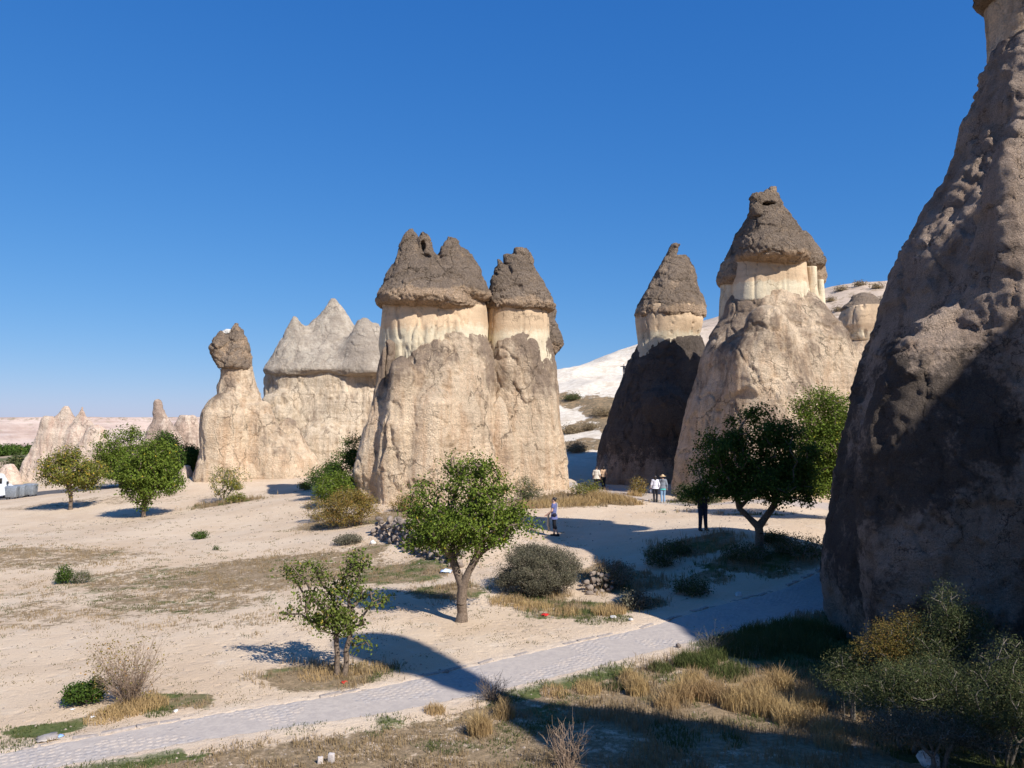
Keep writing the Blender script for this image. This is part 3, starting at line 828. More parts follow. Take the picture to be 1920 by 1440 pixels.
# ------------------------------------------------------------------ broad chimney behind the dark tree
R = rock_root('fairy_chimney', 'broadest brown fairy chimney with peaked dark cap behind the shaded tree', 1440, 54)
D = 54.0
bc = [Lobe([(538,1402,1498),(550,1374,1516),(577,1352,1546),(596,1346,1558),(611,1338,1567),(636,1325,1584),(655,1317,1596),(685,1305,1611),(735,1291,1622),(800,1276,1632),(860,1266,1640),(920,1258,1645),(985,1255,1645)], D, 0.72),
      Lobe([(600,1395,1480),(700,1375,1500),(800,1350,1520),(960,1330,1540)], D - 3.8, 0.8, dome=0.7),
      Lobe([(640,1545,1590),(720,1545,1608),(850,1540,1625),(985,1540,1630)], D - 2.2, 0.9, dome=1.2)]
put('body', rock(bc, 0.10, 0.7, warp=[(0.4, 3.0, 1)], disp=BODD(101, 1.0), pat=lambda V, N, d: patz(D, 540, 900, 3, 0.9, 0.25, 0.62)(V, N, d) - 1.5 * np.clip(-d, 0, .3), seed=15), M_BODY, R)
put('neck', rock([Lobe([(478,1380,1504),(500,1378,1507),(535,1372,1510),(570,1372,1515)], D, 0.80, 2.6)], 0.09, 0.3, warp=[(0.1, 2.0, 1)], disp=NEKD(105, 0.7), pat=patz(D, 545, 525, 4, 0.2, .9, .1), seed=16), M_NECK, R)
put('neck', rock([Lobe([(515,1354,1410),(550,1351,1410),(600,1350,1410)], D + 1.0, 1.0), Lobe([(550,1380,1520),(600,1360,1530)], D + 1.0, 0.8)], 0.10, 0.15, warp=[(0.08, 2.0, 1)], disp=NEKD(107, 0.6), pat=0.3, seed=17), M_NECK, R)
put('neck', rock([Lobe([(500,1508,1531),(540,1508,1532),(590,1505,1540)], D + .2, 1.2), Lobe([(525,1530,1543),(590,1525,1548)], D + 0.7, 1.6)], 0.09, 0.1, disp=NEKD(109, 0.4), pat=0.3, seed=17), M_NECK, R)
cc = [Lobe([(349,1442,1457),(356,1436,1458),(372,1420,1461),(389,1418,1472),(404,1408,1484),(430,1398,1500),(455,1389,1510),(470,1384,1516),(482,1380,1516),(490,1384,1508),(497,1400,1495)], D - 1.0, 0.85, tilt=(0.05, 0)),
      Lobe([(365,1412,1436),(374,1407,1438),(394,1404,1440),(410,1406,1445)], D - 1.2, 1.0),
      Lobe([(396,1405,1450),(424,1391,1470),(448,1378,1480),(488,1359,1480),(512,1346,1470),(524,1343,1465),(533,1347,1450),(540,1360,1440)], D + 1.0, 0.85)]
put('cap', rock(cc, 0.075, 0.22, warp=[(0.16, 1.7, 1)], disp=CAPD(111, 0.75), pat=patcap(D, 476, 495, 9), seed=18, cuts=[(at(1440, 383, D - 1.5), (0.5, 0.5, 0.14)), (at(1415, 405, D - 2.0), (0.5, 0.4, 0.12)), (at(1430, 492, D - 4.4), (1.2, 0.5, 0.2)), (at(1490, 486, D - 4.0), (0.6, 0.5, 0.22))]), M_CAP, R)
put('cap', rock([Lobe([(431,1504,1512),(448,1496,1526),(470,1490,1538),(488,1488,1546),(498,1492,1545),(504,1500,1535)], D + 1.2, 0.9), Lobe([(495,1515,1545),(515,1512,1549),(530,1514,1548),(538,1520,1540)], D + 1.8, 0.9)], 0.085, 0.12, warp=[(0.1, 1.4, 1)], disp=CAPD(115, 0.55), pat=patcap(D, 488, 500, 3), seed=19), M_CAP, R)

# little round-capped one on the hill foot
R = rock_root('fairy_chimney', 'small chimney with round flat cap in front of the brushy hill', 1625, 80)
D = 80.0
put('cap', rock([Lobe([(549,1612,1630),(556,1602,1642),(568,1592,1655),(580,1581,1664),(585,1577,1668),(588,1583,1664)], D, 0.9, tilt=(0.12, 0))], 0.14, 0.2, disp=CAPD(121, 0.8), pat=0.75, seed=20), M_CAP, R)
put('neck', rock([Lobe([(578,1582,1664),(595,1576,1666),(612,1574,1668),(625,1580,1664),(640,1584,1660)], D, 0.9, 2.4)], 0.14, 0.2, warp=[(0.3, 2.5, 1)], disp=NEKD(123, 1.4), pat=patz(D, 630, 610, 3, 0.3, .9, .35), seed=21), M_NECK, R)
put('body', rock([Lobe([(618,1592,1655),(640,1582,1668),(690,1568,1690),(760,1550,1710),(900,1530,1730)], D, 0.8)], 0.2, 0.4, disp=BODD(125), pat=0.3, seed=22), M_BODY, R)

# ------------------------------------------------------------------ left group: animal-headed pillar and the tent-shaped block
R = rock_root('fairy_chimney', 'slim pillar with craggy brown head left of the tent-shaped rock', 440, 74)
D = 74.0
bo = [Lobe([(735,405,440),(748,390,446),(779,377,451),(807,374,453),(845,372,456),(890,366,460),(930,366,460)], 71.5, 0.9),
      Lobe([(688,409,472),(723,407,475),(745,408,486),(784,405,500),(840,402,520),(890,400,540),(930,400,545)], D, 0.9),
      Lobe([(770,470,512),(830,470,545),(890,470,575),(930,470,580)], 73.0, 0.8, dome=0.9), Lobe([(800,520,560),(890,520,610),(930,520,615)], 74.5, 0.7, dome=0.9)]
put('body', rock(bo, 0.14, 0.5, warp=[(0.4, 3.0, 1)], disp=BODD(131, 1.1), pat=lambda V, N, d: patz(D, 740, 880, 3, 0.9, 0.0, 0.5)(V, N, d) - 1.2 * np.clip(-d, 0, .3), seed=23), M_BODY, R)
hd = [Lobe([(604,439,448),(612,434,452),(637,428,463),(655,424,468),(673,418,471),(688,415,473),(693,420,470)], D, 1.2),
      Lobe([(620,411,432),(636,403,436),(652,394,436),(670,396,440),(684,404,445),(692,410,450)], D - 0.3, 1.1)]
put('cap', rock(hd, 0.10, 0.2, warp=[(0.25, 1.6, 1)], disp=CAPD(135, 1.0), pat=lambda V, N, d: 0.55 + 0.9 * np.clip(d, -.3, .3), seed=24, cuts=[(at(402, 660, 71.6), (0.4, 0.6, 0.4)), (at(418, 644, 71.9), (0.3, 0.5, 0.3)), (at(437, 640, 71.9), (0.14, 0.6, 0.9))]), M_CAP, R)
wh = rock([Lobe([(617,424,433),(622,415,432),(627,412,431)], D - 0.4, 1.0)], 0.09, 0.1, disp=[D_fbm(.06, .5, 3)], pat=0.0, seed=3)
put('bleached_crown', wh, mat_rock('bleached_stone', (0.80, 0.77, 0.72), (0.72, 0.68, 0.62), (0.78, 0.74, 0.68), speck=0.08), R)

R = rock_root('tent_rock', 'wide tent-shaped rock with pale conical peaks over a fluted cliff', 625, 84)
D = 84.0
tc = [Lobe([(560,621,627),(568,615,634),(580,606,644),(620,573,672),(660,537,708),(690,505,742),(698,500,748),(703,508,740)], D, 0.7),
      Lobe([(593,550,556),(605,542,565),(640,525,590),(680,505,615),(694,497,620),(701,500,620)], D - 1.5, 0.8),
      Lobe([(595,680,689),(600,672,694),(612,664,704),(640,648,722),(697,626,752),(702,630,750)], D - 2.6, 0.8),
      Lobe([(606,703,711),(625,698,722),(660,690,735),(698,680,755)], D - 2.0, 0.8)]
put('cap', rock(tc, 0.13, 0.9, warp=[(0.12, 3.0, 1)], disp=[D_fbm(0.10, 1.8, 141, 4), D_fbm(0.06, 0.5, 143, 2), D_block(0.09, (1.6, 1.6, 2.2), 144, .8, .05), D_flute(0.08, 1.2, 142)], pat=lambda V, N, d: 0.45 + 0.7 * (fbm(V, 3.0, 4, 9) - 0.5) + 0.25 * sstep(1.5, 3, V[:, 0] + 19) , seed=25, cuts=[(at(508, 695, 77.6), (0.9, 1, 0.35)), (at(637, 696, 76.0), (0.25, .8, 0.16)), (at(672, 694, 76.0), (0.3, .8, 0.14)), (at(685, 693, 76.0), (0.25, .8, 0.16))]), M_TENT, R)
tb = [Lobe([(690,504,746),(702,503,747),(735,500,752),(800,492,764),(890,482,775),(940,480,775)], D, 0.62, 2.4),
      Lobe([(745,492,560),(800,480,575),(890,470,590),(940,470,590)], D - 4.2, 0.6, dome=0.5), Lobe([(810,560,650),(890,555,670),(940,555,670)], D - 4.6, 0.7, dome=0.5)]
put('body', rock(tb, 0.15, 0.5, warp=[(0.3, 3.0, 1)], disp=[D_fbm(0.16, 4.0, 145, 3), D_step(0.16, (3.2, 3.2, 6.0), 146, 0.5, 0.012), D_flute(0.14, 1.6, 147), D_crack(0.16, (2.4, 2.4, 8), 148, 0.96), D_step(0.08, (5, 5, 1.2), 149, .52, .02)], pat=lambda V, N, d: 0.3 + 0.7 * (fbm(V, (2.5, 2.5, 4), 4, 5) - 0.5) - 0.8 * np.clip(-d, 0, .3), seed=26), M_WALL, R)

# far-left ridged rock, pinnacle, and stumps
R = rock_root('ridged_rock', 'pale ridged rock with two small points at the far left', 125, 112)
D = 112.0
fl = [Lobe([(762,122,127),(772,114,134),(790,100,145),(820,82,160),(860,55,172),(900,30,180),(930,20,185)], D, 0.5),
      Lobe([(759,152,157),(770,147,162),(785,140,170),(808,130,188),(850,115,200),(900,100,205),(930,100,205)], D - 1.0, 0.5),
      Lobe([(782,85,98),(800,76,104),(840,58,112),(880,38,116),(920,15,118)], D - 1.0, 0.4),
      Lobe([(795,172,186),(808,160,199),(850,140,208),(920,130,210)], D - 2.0, 0.6),
      Lobe([(872,10,26),(888,0,36),(920,-10,45)], D - 4.0, 0.9)]
put('body', rock(fl, 0.17, 0.22, warp=[(0.25, 3.5, 1)], disp=[D_fbm(0.3, 3, 151, 4), D_ridge(0.7, (2.2, 2.2, 6), 153, 4)], pat=lambda V, N, d: 0.2 + 1.0 * (fbm(V, (2.5, 2.5, 4), 4, 5) - 0.5), seed=27), M_FAR, R)
R = rock_root('pinnacle_rock', 'single narrow rock pinnacle between the ridged rock and the slim pillar', 300, 118)
D = 118.0
put('body', rock([Lobe([(750,291,301),(756,288,304),(767,287,306),(785,286,318),(817,277,337),(832,264,343),(880,250,352),(920,245,355)], D, 0.6), Lobe([(780,340,366),(800,328,374),(845,320,378),(900,318,380)], D + 3, 0.6)], 0.17, 0.25, warp=[(0.2, 3, 1)], disp=[D_fbm(0.3, 2, 155, 4), D_ridge(0.5, (2, 2, 5), 157, 4)], pat=lambda V, N, d: 0.45 + 1.0 * (fbm(V, (2.5, 2.5, 4), 4, 5) - 0.5), seed=28), M_FAR, R)
R = rock_root('rock_stump', 'low pale stump of rock at the right end of the leafy trees', 347, 74)
put('body', rock([Lobe([(873,346,357),(884,338,361),(908,330,363),(925,330,363)], 73.5, 0.9)], 0.1, 0.3, warp=[(0.2, 1.2, 1)], disp=BODD(161, 0.5), pat=0.1, seed=29), M_FAR, R)

# ------------------------------------------------------------------ the big near chimney at the right edge
R = rock_root('fairy_chimney', 'huge dark fairy chimney at the right edge, cut by the frame', 1990, 22)
D = 21.0
nb = [Lobe([(70,1876,2085),(100,1861,2100),(150,1845,2125),(215,1824,2150),(250,1817,2165),(320,1787,2195),(390,1750,2235),(480,1708,2270),(560,1674,2300),(640,1655,2320),(740,1627,2340),(800,1612,2350),(900,1590,2365),(1000,1570,2375),(1060,1562,2380),(1110,1565,2375),(1150,1577,2365),(1200,1590,2350),(1290,1606,2330),(1380,1616,2320)], D, 0.78),
      Lobe([(270,1872,1950),(330,1855,1965),(450,1838,1990),(600,1815,2020),(800,1800,2050),(1000,1800,2060),(1200,1810,2060),(1380,1820,2060)], 17.4, 0.9, dome=1.4),
      Lobe([(650,1700,1756),(700,1676,1772),(780,1654,1790),(900,1642,1800),(1050,1634,1800),(1200,1644,1800),(1380,1650,1800)], 17.7, 0.9, dome=0.9)]
put('body', rock(nb, 0.075, 2.0, warp=[(0.20, 3.0, 1)], disp=[D_fbm(0.20, 2.6, 171, 4), D_step(0.10, (1.4, 1.4, 2.4), 172, 0.5, 0.014), D_ridge(0.05, 0.9, 174, 4), D_fbm(0.05, 0.22, 175, 2), D_flute(0.14, 1.5, 176), D_block(0.07, (0.9, 0.9, 1.7), 177, .8, .05)], pat=lambda V, N, d: 0.55 + 2.2 * (fbm(V, (1.7, 1.7, 2.9), 4, 15) - 0.5) - 1.0 * sstep(zpx(680, D), zpx(420, D), V[:, 2]) - 0.28 * (1 - sstep(0.2, 1.8, V[:, 2])) - 0.8 * np.clip(-d, 0, .3), seed=31), M_NEAR, R)  # upper part paler: the sunlit strip is put into the patina colour
put('neck', rock([Lobe([(-40,1871,2090),(10,1859,2095),(40,1865,2092),(70,1868,2090),(100,1862,2095),(140,1866,2100)], D + 1.5, 0.72, 2.2)], 0.075, 0.3, warp=[(0.14, 1.5, 1)], disp=BODD(181, 0.6), pat=patz(D, 60, 130, 3, 0.7, .1, .25), seed=32), M_BODY, R)
put('cap', rock([Lobe([(-164,1961,1995),(-129,1926,2030),(-74,1874,2090),(-34,1840,2122),(-12,1834,2128),(-2,1842,2120),(4,1866,2100)], D + 1.6, 0.65)], 0.085, 0.3, warp=[(0.16, 1.5, 1)], disp=CAPD(185, 0.7), pat=patcap(D, -10, 10, 4), seed=33), M_CAP, R)

# ------------------------------------------------------------------ two chimneys out of view: one known by its shadow, one added for shade
def lone(label, x, y, rows, caprows, seed):
    zb = T1(x, y) - 0.6
    R = thing('fairy_chimney', label, 'rock formation', (x, y, zb), group='fairy chimneys of the valley')
    b = Lobe(None, y, 0.95, world=[(zb + a, x + c, r) for a, c, r in rows])
    c_ = Lobe(None, y, 0.95, world=[(zb + a, x + c, r) for a, c, r in caprows])
    put('body', rock([b], 0.16, 0.4, warp=[(0.25, 2.5, 1)], disp=BODD(seed, 0.8), pat=0.5, seed=seed), M_BODY, R)
    put('cap', rock([c_], 0.13, 0.3, warp=[(0.12, 1.5, 1)], disp=CAPD(seed + 3, 0.6), pat=0.7, seed=seed + 5), M_CAP, R)
lone('slender capped chimney just right of the viewer, known by its mushroom shadow', 11.3, 2.5,
     [(0,2.0,3.6),(5,2.0,3.3),(8.4,1.7,2.8),(10.4,1.0,2.1),(12.2,0.4,1.5),(14.1,-0.1,0.75),(14.9,-0.1,0.42),(15.6,-0.05,0.38),(16.2,-0.05,0.4)],
     [(15.5,-0.05,0.36),(16.4,-0.05,0.52),(17.6,0,0.82),(18.6,0.05,1.02),(19.2,0.05,0.95),(19.5,0,0.6)], 201)
lone('massive unseen chimney added farther right of the viewer to shade the near rock', 24.2, 3.0,  # added out of view, outline shaped to shade the near rock and thicket
     [(0,0,7.2),(9,0,7.2),(12.8,0,7.0),(16.4,0.2,5.9),(19,0.6,5.4),(21,1.0,4.5),(22.3,1.3,3.3),(23.2,1.5,2.4),(24.5,1.5,2.1)],
     [(23.6,1.5,2.3),(24.3,1.5,2.5),(25.5,1.5,1.9),(27.4,1.5,1.1),(28.8,1.5,0.3)], 231)
# ------------------------------------------------------------------ cobbled path
def path_frame(P):
    d = np.gradient(P, axis=0); d /= np.linalg.norm(d, axis=1, keepdims=True)
    return np.stack([d[:, 1], -d[:, 0]], 1)          # right-hand normal: towards the viewer's side
PN = path_frame(PATH)
PS = np.r_[0, np.cumsum(np.hypot(*np.diff(PATH, axis=0).T))]
def on_path(s, o):
    o = o * np.interp(s, PS, PATH_HW) / PATH_W
    x = np.interp(s, PS, PATH[:, 0]) + o * np.interp(s, PS, PN[:, 0])
    y = np.interp(s, PS, PATH[:, 1]) + o * np.interp(s, PS, PN[:, 1])
    return x, y
def pz(x, y): return base_z(x, y)
so = np.linspace(-1, 1, 9)
S_, O_ = np.meshgrid(PS, so * PATH_W, indexing='ij')
x_, y_ = on_path(S_.ravel(), O_.ravel())
z_ = pz(x_, y_) - 0.012
n_, m_ = S_.shape
I, J = np.meshgrid(np.arange(n_ - 1), np.arange(m_ - 1), indexing='ij')
Q_ = np.stack([I * m_ + J, (I + 1) * m_ + J, (I + 1) * m_ + J + 1, I * m_ + J + 1], -1).reshape(-1, 4)
V_ = np.stack([x_, y_, z_], 1)
if vnormals(V_, Q_)[:, 2].mean() < 0: Q_ = Q_[:, ::-1]
t = NT('path_sand', 0.95, 0.1)
n3 = t.noise(7, 6, 0.7)
m_psand = t.done(t.mix(t.mr(n3, 0.35, 0.65), (0.46, 0.395, 0.34), (0.39, 0.335, 0.295)), t.bump(n3, 0.4, 0.04))
path_o = link('cobbled_path', mesh_data('cobbled_path', V_, Q_, True), m_psand, kind='structure')

def cobble_verts(rnd):
    n = 7; a = np.arange(n) / n * 2 * math.pi + rnd.random() * 6
    r = 1 + 0.22 * (np.array([rnd.random() for _ in a]) - 0.5) * 2
    lo = np.stack([np.cos(a) * r, np.sin(a) * r, np.full(n, -0.5)], 1)
    mid = np.stack([np.cos(a) * r * 0.96, np.sin(a) * r * 0.96, np.full(n, 0.25)], 1)
    top = np.stack([np.cos(a) * r * 0.68, np.sin(a) * r * 0.68, np.full(n, 0.5)], 1)
    V = np.vstack([lo, mid, top, [[0, 0, 0.56]]])
    Q = []
    for k in range(n):
        k2 = (k + 1) % n
        Q += [[k, k2, n + k2, n + k], [n + k, n + k2, 2 * n + k2, 2 * n + k]]
    T3 = [[2 * n + k, 2 * n + (k + 1) % n, 3 * n] for k in range(n)]
    return V, Q, T3
def tri_or_quad_mesh(name, V, Q, T3, smooth=True):
    me = bpy.data.meshes.new(name); me.from_pydata([tuple(v) for v in V], [], [tuple(q) for q in Q] + [tuple(q) for q in T3]); me.update()
    if smooth: me.polygons.foreach_set('use_smooth', np.ones(len(me.polygons), dtype=bool))
    return me
t = NT('cobble_stone', 0.85, 0.25)
oi = t.n('ShaderNodeNewGeometry').outputs['Random Per Island']
oi2 = t.n('ShaderNodeObjectInfo').outputs['Random']
r_ = t.math('FRACT', t.math('ADD', t.math('MULTIPLY', oi, 3.7), t.math('MULTIPLY', oi2, 5.1)))
n3 = t.noise(30, 5, 0.7); nd = t.noise(2.0, 5, 0.7)
c = t.mix(t.mr(r_, 0, 1, smooth=False), (0.34, 0.30, 0.275), (0.42, 0.37, 0.335))
c = t.mix(t.mr(nd, 0.42, 0.6, 0, 0.9), c, (0.48, 0.40, 0.33))
c = t.mix(1.0, c, t.grey(t.mr(n3, 0.3, 0.7, 0.8, 1.15)), 'MULTIPLY')
M_COB = t.done(c, t.bump(n3, 0.4, 0.01))
rnd = random.Random(5)
cobs = []
s = 0.0
row = 0
while s < PS[-1] - 0.2:
    o = -PATH_W + 0.14 + (0.06 if row % 2 else 0)
    while o < PATH_W - 0.12:
        cobs.append((s + rnd.uniform(-.02, .02) + 0.10 * (1 - (o / PATH_W) ** 2), o + rnd.uniform(-.02, .02), rnd.uniform(.060, .078)))
        o += rnd.uniform(.125, .155) * PATH_W / float(np.interp(s, PS, PATH_HW))
    s += 0.132; row += 1
cobs = np.array(cobs)
cx, cy = on_path(cobs[:, 0], cobs[:, 1])
nv = fbm(np.stack([cx, cy, 0 * cx], 1), 0.9, 3, 66)
cz = pz(cx, cy) - 0.0235 - 0.02 * sstep(0.46, 0.60, nv)
size = 1 / np.hypot(cx, cy)
fr = (np.abs(cx / cy) < 0.66) & (cy > 11.5)
order = np.argsort(-np.where(fr, size, size * 0.01))
variants = [cobble_verts(random.Random(k)) for k in range(6)]
vm = []
for (V, Q, T3) in variants:
    me = tri_or_quad_mesh('cobble', V, Q, T3); me.materials.append(M_COB); vm.append(me)
for k in order[:300]:
    o = link('cobble', vm[int(k) % 6], None, path_o, (cx[k], cy[k], cz[k]))
    o.rotation_euler = (0, 0, float(k)); r = float(cobs[k, 2]); o.scale = (r * 1.08, r, 0.036)
allV = []; allF = []; nb_ = 0
rest = order[300:]
rest = rest[(np.abs(cx[rest] / np.maximum(cy[rest], 1)) < 0.9)]
for k in rest:
    V, Q, T3 = variants[int(k) % 6]
    ca, sa = math.cos(k), math.sin(k); r = cobs[k, 2]
    W = np.stack([(V[:, 0] * ca - V[:, 1] * sa) * r + cx[k], (V[:, 0] * sa + V[:, 1] * ca) * r + cy[k], V[:, 2] * 0.036 + cz[k]], 1)
    allV.append(W); allF += [tuple(i + nb_ for i in q) for q in Q[1::2]] + [tuple(i + nb_ for i in q) for q in T3]
    nb_ += len(V)
me = bpy.data.meshes.new('distant_cobbles'); me.from_pydata(np.concatenate(allV).tolist(), [], allF); me.update()
me.polygons.foreach_set('use_smooth', np.ones(len(me.polygons), dtype=bool))
link('distant_cobbles', me, M_COB, path_o, kind='stuff')
# kerb of long flat stones on the far side
M_KERB = mat_plain('kerb_stone', (0.34, 0.285, 0.245), 0.9, 0.2, 0.25, 14)
kb = []
for k in range(4):
    rr_ = random.Random(40 + k); V, Q = box((0, 0, 0), (1, 1, 1))
    V = V + np.array([[rr_.uniform(-.06, .06) for _ in range(3)] for _ in V])
    me = mesh_data('kerb_stone', V, Q, False); bevel_mesh(me, 0.07, 2); me.materials.append(M_KERB); kb.append(me)
s = 1.0; k = 0
while s < PS[-1] - 1:
    L = rnd.uniform(.32, .62)
    if rnd.random() > 0.3:
        x, y = on_path(np.array([s + L / 2]), np.array([-PATH_W - 0.07 + rnd.uniform(-.02, .02)]))
        x2, y2 = on_path(np.array([s + L / 2 + .1]), np.array([-PATH_W - 0.07]))
        o = link('kerb_stone', kb[k % 4], None, path_o, (x[0], y[0], pz(x, y)[0] + rnd.uniform(-.075, -.035)))
        o.rotation_euler = (rnd.uniform(-.04, .04), rnd.uniform(-.03, .03), math.atan2(y2[0] - y[0], x2[0] - x[0]) + rnd.uniform(-.05, .05)); o.scale = (L * .97, 0.12, 0.13)
    s += L + .015; k += 1

# ------------------------------------------------------------------ loose stones and dry stone walls
def stone_mesh(seed, name='stone', flat=0.75):
    rr_ = np.random.RandomState(seed)
    import bmesh
    bm = bmesh.new(); bmesh.ops.create_icosphere(bm, subdivisions=2, radius=1.0)
    V = np.array([v.co[:] for v in bm.verts])
    for _ in range(9):
        d = rr_.normal(size=3); d /= np.linalg.norm(d); h = rr_.uniform(.62, .85)
        p = V @ d; V = V - np.outer(np.clip(p - h, 0, None), d)
    V *= np.array([1.0, rr_.uniform(.7, 1), flat * rr_.uniform(.8, 1.1)])
    for v, c_ in zip(bm.verts, V): v.co = c_
    me = bpy.data.meshes.new(name); bm.to_mesh(me); bm.free()
    me.polygons.foreach_set('use_smooth', np.ones(len(me.polygons), dtype=bool))
    try: me.set_sharp_from_angle(angle=0.5)
    except Exception: pass
    return me
t = NT('field_stone', 0.9, 0.15)
oi2 = t.n('ShaderNodeObjectInfo').outputs['Random']; n3 = t.noise(14, 6, 0.7)
c = t.mix(oi2, (0.17, 0.135, 0.11), (0.30, 0.24, 0.195)); c = t.mix(t.mr(n3, 0.5, 0.7, 0, .6), c, (0.22, 0.17, 0.14))
M_STONE = t.done(c, t.bump(n3, 0.6, 0.03))
SM = [stone_mesh(k) for k in range(7)]
for me in SM: me.materials.append(M_STONE)
def stone_wall(label, pts, height, n_rows, size, seed, lean=0.25):
    P = np.array([ghit(*p) for p in pts])
    root = thing('dry_stone_wall', label, 'stone wall', tuple(P[0]))
    L = np.r_[0, np.cumsum(np.hypot(*np.diff(P[:, :2], axis=0).T))]
    rr_ = random.Random(seed); cnt = 0
    d = P[-1, :2] - P[0, :2]; d /= np.linalg.norm(d); nrm = np.array([-d[1], d[0]])
    if nrm[1] < 0: nrm = -nrm
    for r in range(n_rows):
        s = rr_.uniform(0, size)
        hh = height * (1 + 0.25 * math.sin(s * 9))
        while s < L[-1]:
            sz = size * rr_.uniform(.6, 1.6)
            top = height * np.interp(s, [0, L[-1] * .15, L[-1] * .8, L[-1]], [.55, 1, 1, .5])
            z = r * size * 1.05
            if z < top:
                x = np.interp(s, L, P[:, 0]); y = np.interp(s, L, P[:, 1])
                off = lean * z + rr_.uniform(-.12, .12)
                p = np.array([x, y]) + nrm * off
                o = link('stone', SM[cnt % 7], None, root)
                g_ = T1(x, y)
                o.location = (p[0] - root.location[0], p[1] - root.location[1], g_ - root.location[2] + z + size * rr_.uniform(-.1, .5))
                o.rotation_euler = (rr_.uniform(-.5, .5), rr_.uniform(-.5, .5), rr_.uniform(0, 6)); o.scale = (sz * .68, sz * .6, sz * .62)
                cnt += 1
            s += sz * 1.02
    return root
stone_wall('tumbled dry stone wall of grey-brown stones left of the bushiest tree', [(700,1000),(722,1014),(760,1030),(810,1048),(862,1066)], 0.95, 5, 0.21, 3, 0.35)
stone_wall('short broken stone wall at the edge of the large shadow', [(1103,1114),(1120,1108),(1150,1110)], 0.6, 5, 0.15, 8, 0.5)
def single(name, label, px, py, sc_, mat=None, seed=0, cat='stone', sink=.3, flat=.75):
    p = ghit(px, py); me = stone_mesh(seed, name, flat); me.materials.append(mat or M_STONE)
    o = link(name, me, None, None, (p[0], p[1], p[2] + sc_ * flat * (1 - sink) * .8), label=label, cat=cat); o.scale = (sc_, sc_, sc_); o.rotation_euler = (0, 0, seed)
    return o
M_PALE = mat_plain('pale_boulder', (0.62, 0.58, 0.53), 0.9, .2, .2, 9)
single('boulder', 'pale rounded boulder in the shade at the bottom right', 1742, 1436, 0.19, M_PALE, 21, 'boulder', 0.2, .8)
for i, (px, py, s_, lb) in enumerate([(1272,1214,.09,'jagged grey stone at the near edge of the path beside the shadow'),(1150,1160,.10,'larger of two pale stones below the red scrap'),(1183,1164,.075,'smaller of two pale stones below the red scrap'),(762,1018,.13,'pale stone just left of the dry stone wall'),(700,1020,.15,'low pale stone near the green low shrub'),(330,1335,.05,'small pale stone by the twiggy bush'),(1435,985,.14,'stone on the lit strip behind the shaded tree'),(1560,975,.2,'stone lying against the foot of the huge right rock'),(838,1262,.07,'dark pebble inside the mushroom-shaped shadow'),(1385,1118,.12,'stone on the far kerb of the path in the shade')]):
    single('stone', lb, px, py, s_, None if i in (0, 6, 8) else M_PALE, 50 + i)
M_CONC = mat_plain('concrete', (0.50, 0.44, 0.40), .9, .2, .15, 30)
for (px, py, s3, rz, lb) in [(600,1431,(.085,.07,.11),.3,'smaller of two little concrete blocks at the bottom edge'),(621,1430,(.10,.075,.16),-.2,'taller of two little concrete blocks at the bottom edge')]:
    p = ghit(px, py); V, Q = box((0, 0, s3[2] / 2 - .01), s3, .93); me = mesh_data('concrete_block', V, Q, False); bevel_mesh(me, .01, 2)
    o = link('concrete_block', me, M_CONC, None, tuple(p), label=lb, cat='block'); o.rotation_euler = (0.08, .05, rz)
def scrap(name, label, px, py, size, col, seed, up=.5):
    rr_ = np.random.RandomState(seed); n = 7
    u, v = np.meshgrid(np.linspace(-1, 1, n), np.linspace(-1, 1, n), indexing='ij')
    r = np.hypot(u, v)
    z = up * (0.55 * np.exp(-r * r * 1.5) + .5 * rr_.rand(n, n)) 
    V = np.stack([u.ravel() * (1 + .3 * rr_.rand(n * n)), v.ravel() * (1 + .3 * rr_.rand(n * n)), z.ravel()], 1) * size
    I, J = np.meshgrid(np.arange(n - 1), np.arange(n - 1), indexing='ij'); I = I.ravel(); J = J.ravel()
    Q = np.stack([I * n + J, (I + 1) * n + J, (I + 1) * n + J + 1, I * n + J + 1], 1)
    p = ghit(px, py); me = mesh_data(name, V, Q, True)
    o = link(name, me, mat_plain(name + '_film', col, .45, .4, .1, 40), None, (p[0], p[1], p[2] + .01), label=label, cat='litter'); o.rotation_euler = (0, 0, seed)
    so_ = o.modifiers.new('thickness', 'SOLIDIFY'); so_.thickness = 0.004
scrap('plastic_bag', 'crumpled pale blue plastic bag on the slope left of the bushiest tree', 838, 1073, .17, (.62, .70, .85), 3, .8)
scrap('red_scrap', 'red scrap of litter in dry grass under the grey bush', 1022, 1155, .085, (.65, .03, .02), 4, 1.0)
scrap('red_scrap', 'red scrap of litter at the foot of the small sparse tree', 646, 1281, .055, (.65, .04, .02), 5, 1.0)
scrap('paper_scrap', 'white paper scrap on the grass left of the twiggy bush', 136, 1331, .03, (.8, .8, .8), 6)
scrap('paper_scrap', 'white paper scrap in front of the twiggy bush', 174, 1345, .035, (.8, .8, .8), 7)
scrap('paper_scrap', 'white paper scrap right of the small tree trunk', 661, 1247, .04, (.8, .78, .75), 8)
scrap('blue_scrap', 'blue plastic scrap on the rubble at the path edge, lower left', 110, 1382, .06, (.3, .45, .75), 9)
scrap('grey_tarp', 'crumpled grey sheet lying on the far path edge, lower left', 90, 1386, .14, (.36, .31, .27), 10, .6)
